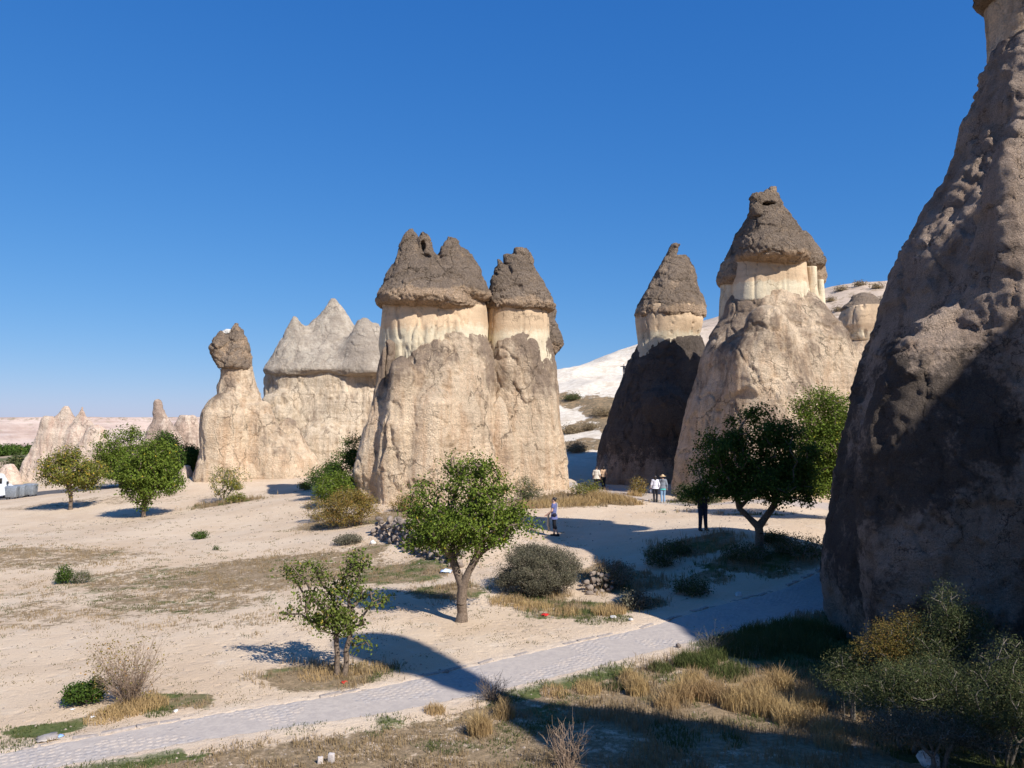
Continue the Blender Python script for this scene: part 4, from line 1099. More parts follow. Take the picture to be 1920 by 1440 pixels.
# ------------------------------------------------------------------ plants
def leaf_quads(C, size, rs, up=0.35, aspect=0.62, droop=0.0, outward=None):
    n = len(C)
    N = rs.normal(size=(n, 3)); N[:, 2] += up * 2
    if outward is not None: N += outward * 0.8
    N /= np.linalg.norm(N, axis=1, keepdims=True) + 1e-9
    A = rs.normal(size=(n, 3)); A[:, 2] -= droop
    A -= (A * N).sum(1, keepdims=True) * N
    A /= np.linalg.norm(A, axis=1, keepdims=True) + 1e-9
    B = np.cross(N, A)
    s = (size * rs.uniform(0.65, 1.25, n))[:, None]
    b = C - A * s * 0.5; t_ = C + A * s * 0.5 - N * s * 0.10
    m = C - A * s * 0.02 + N * s * 0.06
    l = m + B * s * aspect * 0.5; r = m - B * s * aspect * 0.5
    V = np.stack([b, r, t_, l], 1).reshape(-1, 3)
    Q = np.arange(n * 4).reshape(-1, 4)
    return V, Q

def grow(rs, starts, targets, seg=0.35, sag=0.12):
    # nodes joined towards the target points, thickness from the number of tips carried
    P = []; par = []
    for st in starts:
        for i, p in enumerate(st):
            if i == 0 and p[2] > 0.3: continue                     # a fork: carries on from the top of the first trunk
            P.append(np.array(p, float))
            par.append((len(starts[0]) - 1 if st[0][2] > 0.3 else -1) if i == (1 if st[0][2] > 0.3 else 0) else len(P) - 2)
    tops = [len(P) - 1]
    plen = [0.0] * len(P)
    root_top = np.mean([st[-1] for st in starts], 0)
    for i in range(len(P)):
        plen[i] = 0 if par[i] < 0 else plen[par[i]] + np.linalg.norm(P[i] - P[par[i]])
    minz = min(st[-1][2] for st in starts) * 0.72
    order = np.argsort(np.linalg.norm(targets - root_top, axis=1))
    tips = []
    for k in order:
        tg = targets[k]
        A = np.array(P)
        d = np.linalg.norm(A - tg, axis=1) + 0.28 * np.array(plen) + 0.5 * np.clip(A[:, 2] - tg[2] + 0.05, 0, None) + 100 * (A[:, 2] < minz)
        j = int(np.argmin(d))
        v = tg - P[j]; L = np.linalg.norm(v)
        m = max(1, int(L / seg)); a0 = P[j]; prev = j
        jit = rs.normal(size=3) * 0.10 * L
        for q in range(1, m + 1):
            u = q / m
            p = a0 + v * u + jit * math.sin(math.pi * u) + np.array([0, 0, sag * L * math.sin(math.pi * u)])
            P.append(p); par.append(prev); plen.append(plen[prev] + np.linalg.norm(p - P[prev])); prev = len(P) - 1
        tips.append(prev)
    return P, par, tips

def branch_mesh(name, P, par, tips, tip_r, r0, flare=1.4, nside=6, power=2.4):
    n = len(P); w = np.zeros(n)
    ch = [[] for _ in range(n)]
    for i, p in enumerate(par):
        if p >= 0: ch[p].append(i)
    for i in range(n - 1, -1, -1):
        if not ch[i]: w[i] += 1
        if par[i] >= 0: w[par[i]] += w[i]
    r = tip_r * w ** (1 / power)
    roots = [i for i in range(n) if par[i] < 0]
    sc_ = r0 / max(r[i] for i in roots)
    r = np.maximum(tip_r * 0.7, r * sc_)
    g = Geo()
    for i in range(n):
        p = par[i]
        if p < 0: continue
        ra = min(r[p], r[i] * 1.35); rb = r[i]
        if par[p] < 0: ra = r[p] * flare
        k = nside if rb > 0.02 else 4
        tube(g, [P[p], P[i]], [ra, rb], k)
    return g.data(name, True), r

def env_points(rs, env, n, shell=0.45):
    vol = np.array([e[3] * e[4] * e[5] for e in env]); pick = rs.choice(len(env), n, p=vol / vol.sum())
    d = rs.normal(size=(n, 3)); d /= np.linalg.norm(d, axis=1, keepdims=True)
    rad = (shell ** 3 + (1 - shell ** 3) * rs.rand(n)) ** (1 / 3.0)
    E = np.array(env)[pick]
    return E[:, :3] + d * rad[:, None] * E[:, 3:6]

M_BARK = mat_plain('bark', (0.155, 0.115, 0.085), .95, .1, .35, 26)
M_BARKG = mat_plain('grey_bark', (0.24, 0.20, 0.165), .95, .1, .3, 30)
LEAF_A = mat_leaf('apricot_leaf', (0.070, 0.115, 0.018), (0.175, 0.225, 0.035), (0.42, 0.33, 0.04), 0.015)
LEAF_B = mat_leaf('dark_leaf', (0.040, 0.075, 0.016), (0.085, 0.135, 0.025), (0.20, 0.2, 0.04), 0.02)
LEAF_C = mat_leaf('yellowing_leaf', (0.12, 0.14, 0.025), (0.21, 0.21, 0.045), (0.44, 0.30, 0.05), 0.10)
LEAF_D = mat_leaf('small_tree_leaf', (0.075, 0.11, 0.022), (0.16, 0.19, 0.04), (0.42, 0.32, 0.06), 0.035)
LEAF_G = mat_leaf('grey_leaf', (0.105, 0.10, 0.065), (0.17, 0.155, 0.105), (0.24, 0.2, 0.13), 0.1, .2)
LEAF_Y = mat_leaf('ochre_leaf', (0.165, 0.135, 0.035), (0.27, 0.20, 0.055), (0.36, 0.20, 0.06), 0.15)
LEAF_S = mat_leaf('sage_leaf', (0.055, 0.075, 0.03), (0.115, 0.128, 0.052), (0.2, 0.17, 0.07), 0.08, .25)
LEAF_W = mat_leaf('withered_leaf', (0.21, 0.155, 0.085), (0.30, 0.225, 0.135), (0.34, 0.27, 0.17), 0.1, .2)

def plant(name, label, cat, base, env, trunk, r0, ntw, lpt, lsize, leafm, seed, spread=0.2, shell=0.45, bark=None, group=None, seg=0.35, up=.35, aspect=.62, droop=0.3, names=('trunk', 'crown'), tip=0.006, density=None):
    rs = np.random.RandomState(seed)
    root = thing(name, label, cat, base, 0, group)
    tg = env_points(rs, env, ntw, shell)
    tg = tg[tg[:, 2] > 0.08]
    P, par, tips = grow(rs, trunk, tg, seg)
    me, r = branch_mesh(names[0], P, par, tips, tip, r0)
    link(names[0], me, bark or M_BARK, root)
    TP = np.array([P[i] for i in tips])
    # second ring: also clothe the last third of every limb
    extra = [P[par[i]] for i in tips if par[i] >= 0 and rs.rand() < .6]
    C0 = np.vstack([TP, np.array(extra)]) if extra else TP
    k = np.maximum(1, rs.poisson(lpt * (len(TP) / len(C0)) * rs.uniform(.35, 1.6, len(C0))))
    C = np.repeat(C0, k, 0) + rs.normal(size=(k.sum(), 3)) * np.array([spread, spread, spread * .75])
    C = C[C[:, 2] > 0.03]
    ctr = np.array(env)[:, :3].mean(0)
    out = C - ctr; out /= np.linalg.norm(out, axis=1, keepdims=True) + 1e-6
    V, Q = leaf_quads(C, lsize, rs, up, aspect, droop, out)
    link(names[1], mesh_data(names[1], V, Q, False), leafm, root)
    return root

def T_px(px, py): return tuple(ghit(px, py))
def trunkline(h, dx=0.0, dy=0.0, x0=0.0, n=4, w=.03, seed=0):
    r = random.Random(seed)
    return [(x0 + dx * (i / n) ** 1.3 + (r.uniform(-w, w) if 0 < i else 0), dy * i / n + (r.uniform(-w, w) if 0 < i else 0), h * i / n - (0.06 if i == 0 else 0)) for i in range(n + 1)]

GT = 'scattered fruit trees'
def mpp(b): return b[1] / F                          # metres per photo pixel at that distance
b = T_px(865, 1165); u = mpp(b)
e = lambda px, py, rx, ry, dy=0, dp=.85: ((px - 865) * u, dy, (1165 - py) * u, rx * u, rx * u * dp, ry * u)
plant('fruit_tree', 'bushy green tree with forked trunk in front of the twin chimney', 'tree', b,
      [e(885, 925, 64, 70), e(808, 960, 54, 62), e(930, 965, 48, 60), e(870, 985, 100, 42), e(985, 982, 44, 28), e(780, 1003, 40, 32), e(860, 880, 30, 26), e(850, 1010, 60, 30)],
      [trunkline(.95, .02, 0, 0, 4), [(0.02, 0, .9), (-.12, .05, 1.3), (-.28, .1, 1.75)], [(.02, 0, .9), (.2, -.05, 1.35), (.45, -.1, 1.8)]], .15, 300, 82, .082, LEAF_A, 7, .145, .4, group=GT, droop=.8)
b = T_px(635, 1266); u = mpp(b)
e = lambda px, py, rx, ry, dy=0, dp=.9: ((px - 635) * u, dy, (1266 - py) * u, rx * u, rx * u * dp, ry * u)
plant('fruit_tree', 'small sparse tree with twin stems beside the mushroom-shaped shadow', 'tree', b,
      [e(655, 1085, 34, 46), e(600, 1125, 45, 28), e(548, 1080, 28, 22), e(700, 1125, 30, 18), e(630, 1165, 60, 20), e(678, 1055, 16, 20), e(670, 1215, 26, 16), e(595, 1070, 20, 24), e(545, 1150, 22, 12)],
      [trunkline(.85, -.05, 0, -.02, 4, .02, 1), trunkline(1.0, .12, .03, .12, 4, .02, 2)], .058, 170, 24, .08, LEAF_D, 17, .10, .3, group=GT, bark=M_BARK, droop=.6, seg=.22)
b = T_px(1425, 1033); u = mpp(b)
e = lambda px, py, rx, ry, dy=0, dp=.85: ((px - 1425) * u, dy, (1033 - py) * u, rx * u, rx * u * dp, ry * u)
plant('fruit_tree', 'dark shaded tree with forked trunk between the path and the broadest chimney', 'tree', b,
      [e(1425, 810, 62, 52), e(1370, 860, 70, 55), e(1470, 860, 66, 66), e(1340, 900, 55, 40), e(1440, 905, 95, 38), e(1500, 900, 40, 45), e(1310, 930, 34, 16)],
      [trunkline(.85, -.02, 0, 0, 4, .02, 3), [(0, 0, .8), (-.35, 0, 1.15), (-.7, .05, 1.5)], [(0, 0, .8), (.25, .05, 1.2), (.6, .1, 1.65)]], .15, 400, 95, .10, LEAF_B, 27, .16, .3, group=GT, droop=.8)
b = tuple(gat(1572, 37)); u = mpp(b)
e = lambda px, py, rx, ry, dy=0, dp=.9: ((px - 1572) * u, dy, (980 - py) * u, rx * u, rx * u * dp, ry * u)
plant('fruit_tree', 'bright green sunlit tree half hidden behind the huge right rock', 'tree', b,
      [e(1545, 785, 56, 55), e(1530, 865, 58, 60), e(1590, 830, 64, 80), e(1595, 900, 60, 45), e(1520, 910, 45, 35)],
      [trunkline(1.1, -.3, 0, .25, 4, .03, 4)], .14, 420, 95, .11, LEAF_A, 37, .24, .35, group=GT)
for (px, py, sd, lab, env, h, lf, nt, lp) in [
    (130, 956, 41, 'leftmost pale green tree in front of the bins', [(130, 880, 52, 34), (85, 895, 24, 18), (165, 890, 34, 26), (115, 855, 30, 20), (130, 905, 50, 14)], .95, LEAF_C, 190, 36),
    (267, 970, 47, 'tree with fullest round crown on the open sand at left', [(275, 880, 50, 42), (255, 900, 34, 30), (300, 905, 45, 26), (285, 850, 34, 26), (268, 930, 24, 16)], .7, LEAF_A, 260, 44)]:
    b = T_px(px, py); u = mpp(b)
    ev = [((x - px) * u, 0, (py - y) * u, rx * u, rx * u * .9, ry * u) for x, y, rx, ry in env]
    plant('fruit_tree', lab, 'tree', b, ev, [trunkline(h, .0, 0, .1, 4, .05, sd)], .14, nt, int(lp * 1.6), .165, lf, sd, .25, .3, group=GT, seg=.5, tip=.012)
for (px, D, pyb, sd, lab, env, lf) in [
    (228, 84, 925, 53, 'dense green tree behind the two trees on the sand', [(228, 845, 44, 38), (203, 862, 32, 30), (232, 885, 54, 32), (258, 835, 22, 24), (198, 888, 28, 24)], LEAF_A),
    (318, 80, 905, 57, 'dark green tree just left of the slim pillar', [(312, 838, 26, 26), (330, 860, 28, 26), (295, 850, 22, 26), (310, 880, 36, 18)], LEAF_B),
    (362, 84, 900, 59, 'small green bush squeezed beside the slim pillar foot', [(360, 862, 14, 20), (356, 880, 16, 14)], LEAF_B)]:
    b = tuple(gat(px, D)); u = mpp(b)
    z0 = at(px, pyb, D)[2] - b[2]
    ev = [((x - px) * u, 0, (pyb - y) * u + max(z0, 0), rx * u, rx * u * .9, ry * u) for x, y, rx, ry in env]
    plant('fruit_tree', lab, 'tree', b, ev, [trunkline(1.2, .0, 0, 0, 4, .05, sd)], .16, 240, 60, .19, lf, sd, .32, .3, group='trees beyond the sandy clearing', seg=.6, tip=.015)

# shrubs
def shrub(label, px, py, env, ntw, lpt, ls, leafm, seed, D=None, name='shrub', cat='shrub', group='shrubs of the valley', spread=.12, shell=.5, bark=None, aspect=.55, stems=4, up=.2, r0=.03, tip=.004, droop=0.0, seg=.25):
    b = T_px(px, py) if D is None else tuple(gat(px, D)); u = mpp(b)
    ev = [((x - px) * u, 0, max((py - y) * u, .05), rx * u, rx * u * .9, ry * u) for x, y, rx, ry in env]
    w_ = max(e_[3] for e_ in ev); rs = random.Random(seed)
    st = [[(0.1 * math.cos(a), .1 * math.sin(a), -.05), (w_ * .25 * math.cos(a), w_ * .25 * math.sin(a), ev[0][2] * .35)] for a in [k * 2 * math.pi / stems + rs.random() for k in range(stems)]]
    return plant(name, label, cat, b, ev, st, r0, ntw, lpt, ls, leafm, seed, spread, shell, bark or M_BARKG, group, seg, up, aspect, droop, ('stems', 'foliage'), tip)
shrub('round grey-green bush on the bank below the woman', 1005, 1112, [(1010, 1068, 76, 44), (1050, 1065, 36, 40), (960, 1090, 40, 20), (1000, 1045, 45, 24)], 520, 120, .050, LEAF_G, 61, spread=.10, shell=.5, aspect=.4)
shrub('yellow-green bush at the left foot of the twin chimney', 655, 988, [(650, 952, 48, 32), (690, 950, 22, 26), (622, 968, 26, 18), (655, 935, 34, 18)], 300, 50, .075, LEAF_Y, 62, spread=.14)
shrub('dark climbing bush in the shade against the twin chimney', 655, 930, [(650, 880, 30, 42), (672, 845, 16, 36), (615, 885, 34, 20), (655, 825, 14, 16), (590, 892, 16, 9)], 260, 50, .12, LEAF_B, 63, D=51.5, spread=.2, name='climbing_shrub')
shrub('green leafy bush lit by sun in front of the dark climbing bush', 628, 940, [(632, 900, 36, 20), (610, 915, 22, 22), (650, 915, 26, 16), (640, 885, 18, 12)], 200, 42, .11, LEAF_A, 64, D=48.5, spread=.17)
shrub('low green shrub at the edge of the far sand left of the twin chimney', 575, 908, [(575, 900, 14, 9)], 40, 40, .10, LEAF_C, 65, D=62, spread=.16)
shrub('thin brownish bush between the yellow-green bush and the rock', 598, 978, [(590, 955, 22, 22), (600, 970, 20, 12)], 90, 22, .07, LEAF_Y, 66, spread=.12)
shrub('young spindly tree with few leaves in front of the slim pillar', 420, 942, [(420, 905, 26, 24), (440, 895, 26, 20), (408, 890, 18, 16), (422, 925, 16, 12)], 90, 22, .13, LEAF_C, 67, spread=.2, stems=5, seg=.4, tip=.008, r0=.05)
shrub('small green bush right of the spindly tree', 448, 942, [(446, 934, 16, 8), (435, 937, 14, 6)], 50, 34, .10, LEAF_C, 68, spread=.14)
shrub('pale low bush behind the spindly tree', 445, 918, [(445, 912, 9, 7)], 30, 30, .10, LEAF_C, 69, spread=.15)
shrub('small dark green bush on the open sand', 122, 1094, [(122, 1077, 13, 15), (118, 1084, 12, 9)], 70, 30, .065, LEAF_B, 70, spread=.09)
shrub('pale green tuft beside the small dark bush on the sand', 152, 1094, [(152, 1082, 18, 10)], 80, 40, .05, LEAF_S, 71, spread=.09, aspect=.2)
shrub('tiny green bush alone on the sand in the middle distance', 375, 1011, [(375, 1004, 12, 7)], 50, 30, .075, LEAF_B, 72, spread=.1)
shrub('tiny low weed on the sand right of the tiny bush', 404, 1032, [(404, 1029, 8, 3)], 24, 24, .06, LEAF_B, 73, spread=.07)
shrub('low olive shrub left of the dry stone wall', 650, 1020, [(655, 1012, 24, 8), (640, 1015, 16, 5)], 110, 34, .06, LEAF_G, 74, spread=.1)
shrub('dark leafy shrub under the twiggy bush', 160, 1320, [(155, 1300, 32, 18), (175, 1292, 22, 16), (140, 1308, 18, 10)], 130, 46, .055, LEAF_B, 75, spread=.06, seg=.15)
shrub('pale feathery bush at the right foot of the twin chimney', 985, 930, [(985, 905, 20, 22), (1000, 915, 22, 14), (975, 918, 14, 12)], 150, 26, .09, LEAF_S, 76, D=46.5, spread=.14, aspect=.3)
shrub('dry shrub at the foot of the twin chimney behind the bushiest tree', 765, 965, [(765, 950, 24, 18), (745, 955, 14, 12)], 110, 22, .08, LEAF_Y, 77, D=44.5, spread=.13)
shrub('green shrub on the golden grass bank by the two far walkers', 1100, 935, [(1095, 918, 24, 14), (1115, 915, 12, 12)], 90, 26, .09, LEAF_C, 78, D=47.5, spread=.15)
for i, (px, py, w_, h_, lb) in enumerate([(1240,1062,30,22,'dark leggy bush in the shade, first right of the lit bank'),(1300,1115,34,16,'dark low bush in the shade just above the path'),(1270,1040,28,14,'small dark bush below the standing man'),(1500,1042,50,22,'wide dark bush in the shade beside the huge rock'),(1150,1100,36,26,'brown bush straddling the edge of the large shadow'),(1400,1050,44,16,'dark low bush at the base of the shaded tree'),(1195,1140,30,16,'brown tuft bush at the shadow edge by the path'),(1455,1020,24,12,'small leggy bush right of the shaded tree trunk')]):
    shrub(lb, px, py, [(px, py - h_ * .8, w_, h_), (px - w_ * .4, py - h_ * .5, w_ * .5, h_ * .6)], 130, 24, .06, LEAF_S if i not in (4, 6) else LEAF_G, 80 + i, spread=.11, group='bushes on the shaded bank')
for i, (px, D, w_, h_, lb) in enumerate([(1195,53,16,20,'dry bush at the foot of the shaded chimney left of the strolling pair'),(1285,50,22,18,'bush at the foot of the chimney right of the strolling pair'),(1330,48.5,26,16,'low bush behind the standing man'),(1310,46.5,16,20,'small bush nearest behind the standing man')]):
    b = gat(px, D); pyb = 720 - 0; 
    z = b[2]; py = 790 + (EYE - z) / D * F
    shrub(lb, px, py, [(px, py - h_ * .8, w_, h_), (px + w_ * .4, py - h_ * .5, w_ * .5, h_ * .6)], 90, 24, .085, LEAF_S if i else LEAF_Y, 100 + i, D=D, spread=.14)
for i, (px, py, w_, h_) in enumerate([(1068, 805, 16, 12), (1080, 838, 14, 14), (1072, 745, 12, 7), (1130, 770, 20, 14), (1105, 800, 14, 9)]):
    shrub(['brown bush beside the twin chimney on the white slope','dark brown bush lowest beside the white slope path','tiny green bush high on the white slope','brown scrub patch right of the white slope path','brown tuft in the bend of the slope path'][i], px, py + h_ * .7, [(px, py + h_ * .3, w_, h_ * .55), (px + w_ * .7, py + h_ * .45, w_ * .7, h_ * .35)], 120, 30, .14, LEAF_W if i != 2 else LEAF_S, 110 + i, spread=.35, seg=.8, tip=.01, group='scrub on the white slope')
for i, (px, py, r_, lb) in enumerate([(1556,566,6,'scrubby hill bush nearest the broadest chimney cap'),(1577,545,8,'scrubby bush on the hill skyline left of the round-capped chimney'),(1612,536,8,'scrubby bush on the hill skyline above the round cap'),(1645,541,8,'scrubby bush on the hill skyline beside the huge rock'),(1570,584,4,'lowest small bush on the hill left of the round cap'),(1652,566,6,'small hill bush right of the round cap against the huge rock')]):
    shrub(lb, px, py, [(px, py - r_ * .3, r_, r_ * .4), (px + r_ * .8, py - r_ * .2, r_ * .6, r_ * .25)], 40, 26, .26, LEAF_W, 120 + i, spread=.5, seg=1.2, tip=.02, group='bushes dotting the brown hill')
shrub('rounded green bush behind the white van', 32, 880, [(34, 858, 16, 16), (24, 865, 12, 10)], 100, 40, .34, LEAF_S, 131, D=128, spread=.5, seg=1, tip=.02)
for i, (px, py, w_, D) in enumerate([(40,832,20,330),(8,838,16,300),(60,826,16,360),(22,826,14,420),(90,830,14,380)]):
    shrub(['far dark tree clump left of the ridged rock, middle one','far dark tree clump at the left border','far dark tree clump nearest the ridged rock','far small tree clump above the van roof','far tree clump peeking behind the ridged rock'][i], px, py, [(px, py - 5, w_, 6)], 110, 30, 1.0, LEAF_B, 140 + i, D=D, spread=1.3, seg=3, tip=.05, group='far trees in the valley')

# twiggy leafless bush
def twigs(name, label, base, n, H, spread, seed, mat, leafm=None, leaf_n=0, lean=0.0, r0=.008, leaf_size=.05, cat='shrub', lean_side=0):
    rs = np.random.RandomState(seed); root = thing(name, label, cat, base, 0, 'shrubs of the valley'); g = Geo(); tips = []
    for i in range(n):
        a = rs.rand() * 6.283; sp = spread * math.sqrt(rs.rand()); h = H * rs.uniform(.55, 1.05) * (1 - .25 * (sp / spread) ** 2)
        d = np.array([math.cos(a) * sp + lean, math.sin(a) * sp, h])
        p0 = np.array([math.cos(a) * .12 * rs.rand(), math.sin(a) * .12 * rs.rand(), -.04])
        pts = []; 
        for k in range(5):
            u_ = k / 4
            pts.append(p0 + d * np.array([u_ ** 1.35, u_ ** 1.35, u_]) + rs.normal(size=3) * .03 * (k > 0))
        tube(g, pts, [r0 * (1 - .75 * k / 4) for k in range(5)], 3)
        for q in range(rs.randint(3, 7)):
            k = rs.randint(1, 5); u_ = rs.rand(); s0 = pts[k - 1] * (1 - u_) + pts[k] * u_
            dv = (d / np.linalg.norm(d) + rs.normal(size=3) * .55) * rs.uniform(.12, .32) * H / 1.2
            tube(g, [s0, s0 + dv * .5 + rs.normal(size=3) * .02, s0 + dv], [r0 * .45, r0 * .35, r0 * .2], 3); tips.append(s0 + dv)
        tips.append(pts[-1])
    link('stems', g.data('stems', True), mat, root)
    if leaf_n:
        tp = np.array(tips); sel = tp[rs.choice(len(tp), leaf_n)]
        if lean_side: sel = tp[np.argsort(tp[:, 0] * lean_side + .4 * rs.normal(size=len(tp)) - .5 * tp[:, 2])][rs.randint(0, max(8, len(tp) // 2), leaf_n)]
        V, Q = leaf_quads(sel + rs.normal(size=(leaf_n, 3)) * .05, leaf_size, rs, .2, .6)
        link('foliage', mesh_data('foliage', V, Q, False), leafm, root)
    return root
M_TWIG = mat_plain('dry_twig', (0.33, 0.235, 0.165), .95, .1, .25, 40)
M_TWIGD = mat_plain('dark_twig', (0.20, 0.155, 0.12), .95, .1, .25, 40)
M_TWIGP = mat_plain('pale_twig', (0.20, 0.17, 0.135), .95, .1, .25, 40)
b = T_px(245, 1318)
twigs('twiggy_bush', 'tall dry twiggy bush beside the path at lower left', b, 130, 1.25, .62, 5, M_TWIG, LEAF_Y, 900, -.05, .007, .045, lean_side=1)
b = T_px(925, 1312)
twigs('twiggy_bush', 'dark dead twig clump at the tip of the foreground shadow', b, 60, .5, .32, 6, M_TWIGD)
b = T_px(1065, 1440)
twigs('twiggy_bush', 'tall bare weeds at the bottom edge beside the shadow', b, 38, .75, .28, 8, M_TWIG)
# right-hand thicket
TH = 'thicket at the foot of the huge rock'
def thick(label, px, D, env, ntw, lpt, ls, lm, seed, asp=.3, spread=.1):
    b = tuple(gat(px, D)); u = mpp(b); py = 790 + (EYE - b[2]) / D * F
    ev = [((x - px) * u, dy, max((py - y) * u, .06), rx * u, rx * u * .9, ry * u) for x, y, rx, ry, dy in env]
    rs = random.Random(seed); w_ = max(e_[3] for e_ in ev)
    st = [[(.1 * math.cos(a), .1 * math.sin(a), -.05), (w_ * .3 * math.cos(a), w_ * .3 * math.sin(a), ev[0][2] * .35)] for a in [k * 1.05 + rs.random() for k in range(6)]]
    plant('thicket_shrub', label, 'shrub', b, ev, st, .03, ntw, lpt, ls, lm, seed, spread, .3, M_TWIGP, TH, .22, .25, asp, 0.0, ('stems', 'foliage'), .004)
thick('yellowish bush in front of the huge rock, left in the thicket', 1665, 14.6, [(1680, 1190, 50, 42, 0), (1650, 1215, 46, 36, 0), (1700, 1165, 26, 22, 0)], 300, 44, .045, LEAF_Y, 201)
thick('tall pale feathery bush reaching highest up the huge rock', 1765, 14.2, [(1765, 1140, 36, 46, 0), (1790, 1170, 46, 40, 0), (1762, 1098, 14, 22, 0), (1830, 1160, 26, 30, 0), (1740, 1200, 50, 40, 0)], 360, 44, .045, LEAF_S, 202)
thick('grey-green bush low in the middle of the thicket', 1690, 13.2, [(1690, 1280, 80, 42, 0), (1620, 1290, 54, 30, 0), (1740, 1270, 70, 44, 0)], 460, 60, .042, LEAF_S, 203)
thick('grey-green bush at the lower right corner', 1860, 12.6, [(1860, 1290, 90, 60, 0), (1890, 1240, 60, 50, 0), (1800, 1330, 70, 36, 0), (1920, 1300, 70, 60, 0)], 520, 60, .042, LEAF_S, 204)
thick('small dark bush at the left fringe of the thicket', 1580, 14.8, [(1580, 1235, 36, 18, 0), (1600, 1265, 40, 22, 0), (1550, 1260, 26, 12, 0)], 200, 50, .042, LEAF_S, 205)
thick('low dull bush at the front of the thicket', 1740, 12.4, [(1740, 1350, 70, 26, 0), (1660, 1345, 60, 22, 0), (1830, 1375, 60, 20, 0)], 320, 50, .04, LEAF_G, 206)
b = tuple(gat(1800, 13.6))
twigs('bare_bush', 'bare pale branches arching out of the thicket', b, 60, 1.2, .9, 12, M_TWIGP, LEAF_S, 300, .1, .006, .035)
b = tuple(gat(1330, 19.0))
twigs('bare_bush', 'leggy weeds on the edge of the dark bank by the path', b, 40, .6, .5, 14, M_TWIGP, LEAF_S, 200, .1, .005, .035)
# ------------------------------------------------------------------ grass
def blades(P, h, wdt, rs, lean=.35, curl=.25):
    n = len(P)
    a = rs.rand(n) * 6.283; ln = lean * np.abs(rs.normal(size=n))
    D = np.stack([np.cos(a), np.sin(a), np.zeros(n)], 1); S = np.stack([-np.sin(a), np.cos(a), np.zeros(n)], 1)
    az = rs.rand(n) * 6.283; S = np.stack([np.cos(az), np.sin(az), np.zeros(n)], 1)
    h = h * rs.uniform(.5, 1.25, n); H = h[:, None]; W = (wdt * rs.uniform(.7, 1.3, n))[:, None]
    up = np.array([0, 0, 1.0])
    m = P + up * H * .55 + D * (ln * .35)[:, None] * H
    t_ = P + up * H * (1 - .3 * ln[:, None].clip(0, 1)) + D * (ln + curl * rs.rand(n) * .5)[:, None] * H
    V = np.stack([P - S * W - up * .02, P + S * W - up * .02, m + S * W * .75, t_ + S * W * .08, t_ - S * W * .08, m - S * W * .75], 1).reshape(-1, 3)
    k = np.arange(n)[:, None] * 6
    Q = np.concatenate([k + np.array([[0, 1, 2, 5]]), k + np.array([[5, 2, 3, 4]])])
    return V, Q
def mat_grass(name, c1, c2, c3):
    t = NT(name, .8, .15); g = t.n('ShaderNodeNewGeometry').outputs['Random Per Island']
    nn = t.noise(.8, 3, .6)
    c = t.mix(g, c1, c2); c = t.mix(t.mr(nn, .4, .65, 0, .7), c, c3)
    t.l(c, t.b.inputs['Base Color']); tr = t.n('ShaderNodeBsdfTranslucent'); t.l(c, tr.inputs[0])
    mx = t.n('ShaderNodeMixShader'); mx.inputs[0].default_value = .25
    t.l(t.b.outputs[0], mx.inputs[1]); t.l(tr.outputs[0], mx.inputs[2]); t.l(mx.outputs[0], t.t.nodes['Material Output'].inputs[0])
    return t.m
M_DRY = mat_grass('dry_grass', (0.36, 0.265, 0.14), (0.27, 0.185, 0.10), (0.24, 0.175, 0.105))
M_GOLD = mat_grass('golden_grass', (0.50, 0.355, 0.165), (0.40, 0.275, 0.125), (0.36, 0.235, 0.12))
M_GREEN = mat_grass('green_grass', (0.07, 0.095, 0.025), (0.12, 0.13, 0.042), (0.10, 0.105, 0.038))
rs = np.random.RandomState(99)
def scatter(n):
    r = 11 + (64 - 11) * rs.rand(n) ** 1.55; a = np.radians(rs.uniform(-35.5, 35.5, n))
    return np.sin(a) * r, np.cos(a) * r
x, y = scatter(300000)
c, g, wh, sb, d, va, tn = ground_masks(x, y)
P2 = np.stack([x, y, 0 * x], 1)
cl = fbm(P2, .55, 3, 12); cl2 = fbm(P2, .9, 3, 14)
pr = np.clip(c, 0, 1) * sstep(.40, .62, cl + .18 * (c - .5)) 
keep = rs.rand(len(x)) < pr * np.clip((np.hypot(x, y) / 16) ** .4, .6, 2) * .50
isg = (cl2 - .5) * 1.4 + g > .33
z = T(x, y)
Pg = np.stack([x, y, z], 1)
r_ = np.hypot(x, y)
k1 = keep & ~isg; k2 = keep & isg
def tuft(P, n, sp, rs): 
    return np.repeat(P, n, 0) + np.concatenate([rs.normal(size=(len(P) * n, 2)) * sp, np.zeros((len(P) * n, 1))], 1)
flat_ = lambda P: 1 - .6 * sstep(18, 22, P[:, 1]) * (1 - sstep(-3.5, -1.5, P[:, 0])) * (1 - sstep(44, 50, P[:, 1])) - .42 * (1 - sstep(16, 18, P[:, 1])) * (1 - sstep(.5, 2, P[:, 0]))
PA = tuft(Pg[k1], 3, .04, rs); V, Q = blades(PA, flat_(PA) * np.clip(.10 + .0035 * PA[:, 1], .1, .3) * (.6 + .8 * vnoise(PA * 1.7, 4)), .0035 + .00016 * PA[:, 1], rs)
print('dry', k1.sum(), 'green', k2.sum())
link('dry_grass', mesh_data('dry_grass', V, Q, False), M_DRY, kind='stuff', label='low dry brown grass and weeds on the banks and verges', cat='grass')
PA = tuft(Pg[k2], 3, .05, rs); V, Q = blades(PA, flat_(PA) * np.clip(.07 + .002 * PA[:, 1], .07, .2), .004 + .00016 * PA[:, 1], rs, .6)
link('green_grass', mesh_data('green_grass', V, Q, False), M_GREEN, kind='stuff', label='low green grass and herbs along the path and banks', cat='grass')
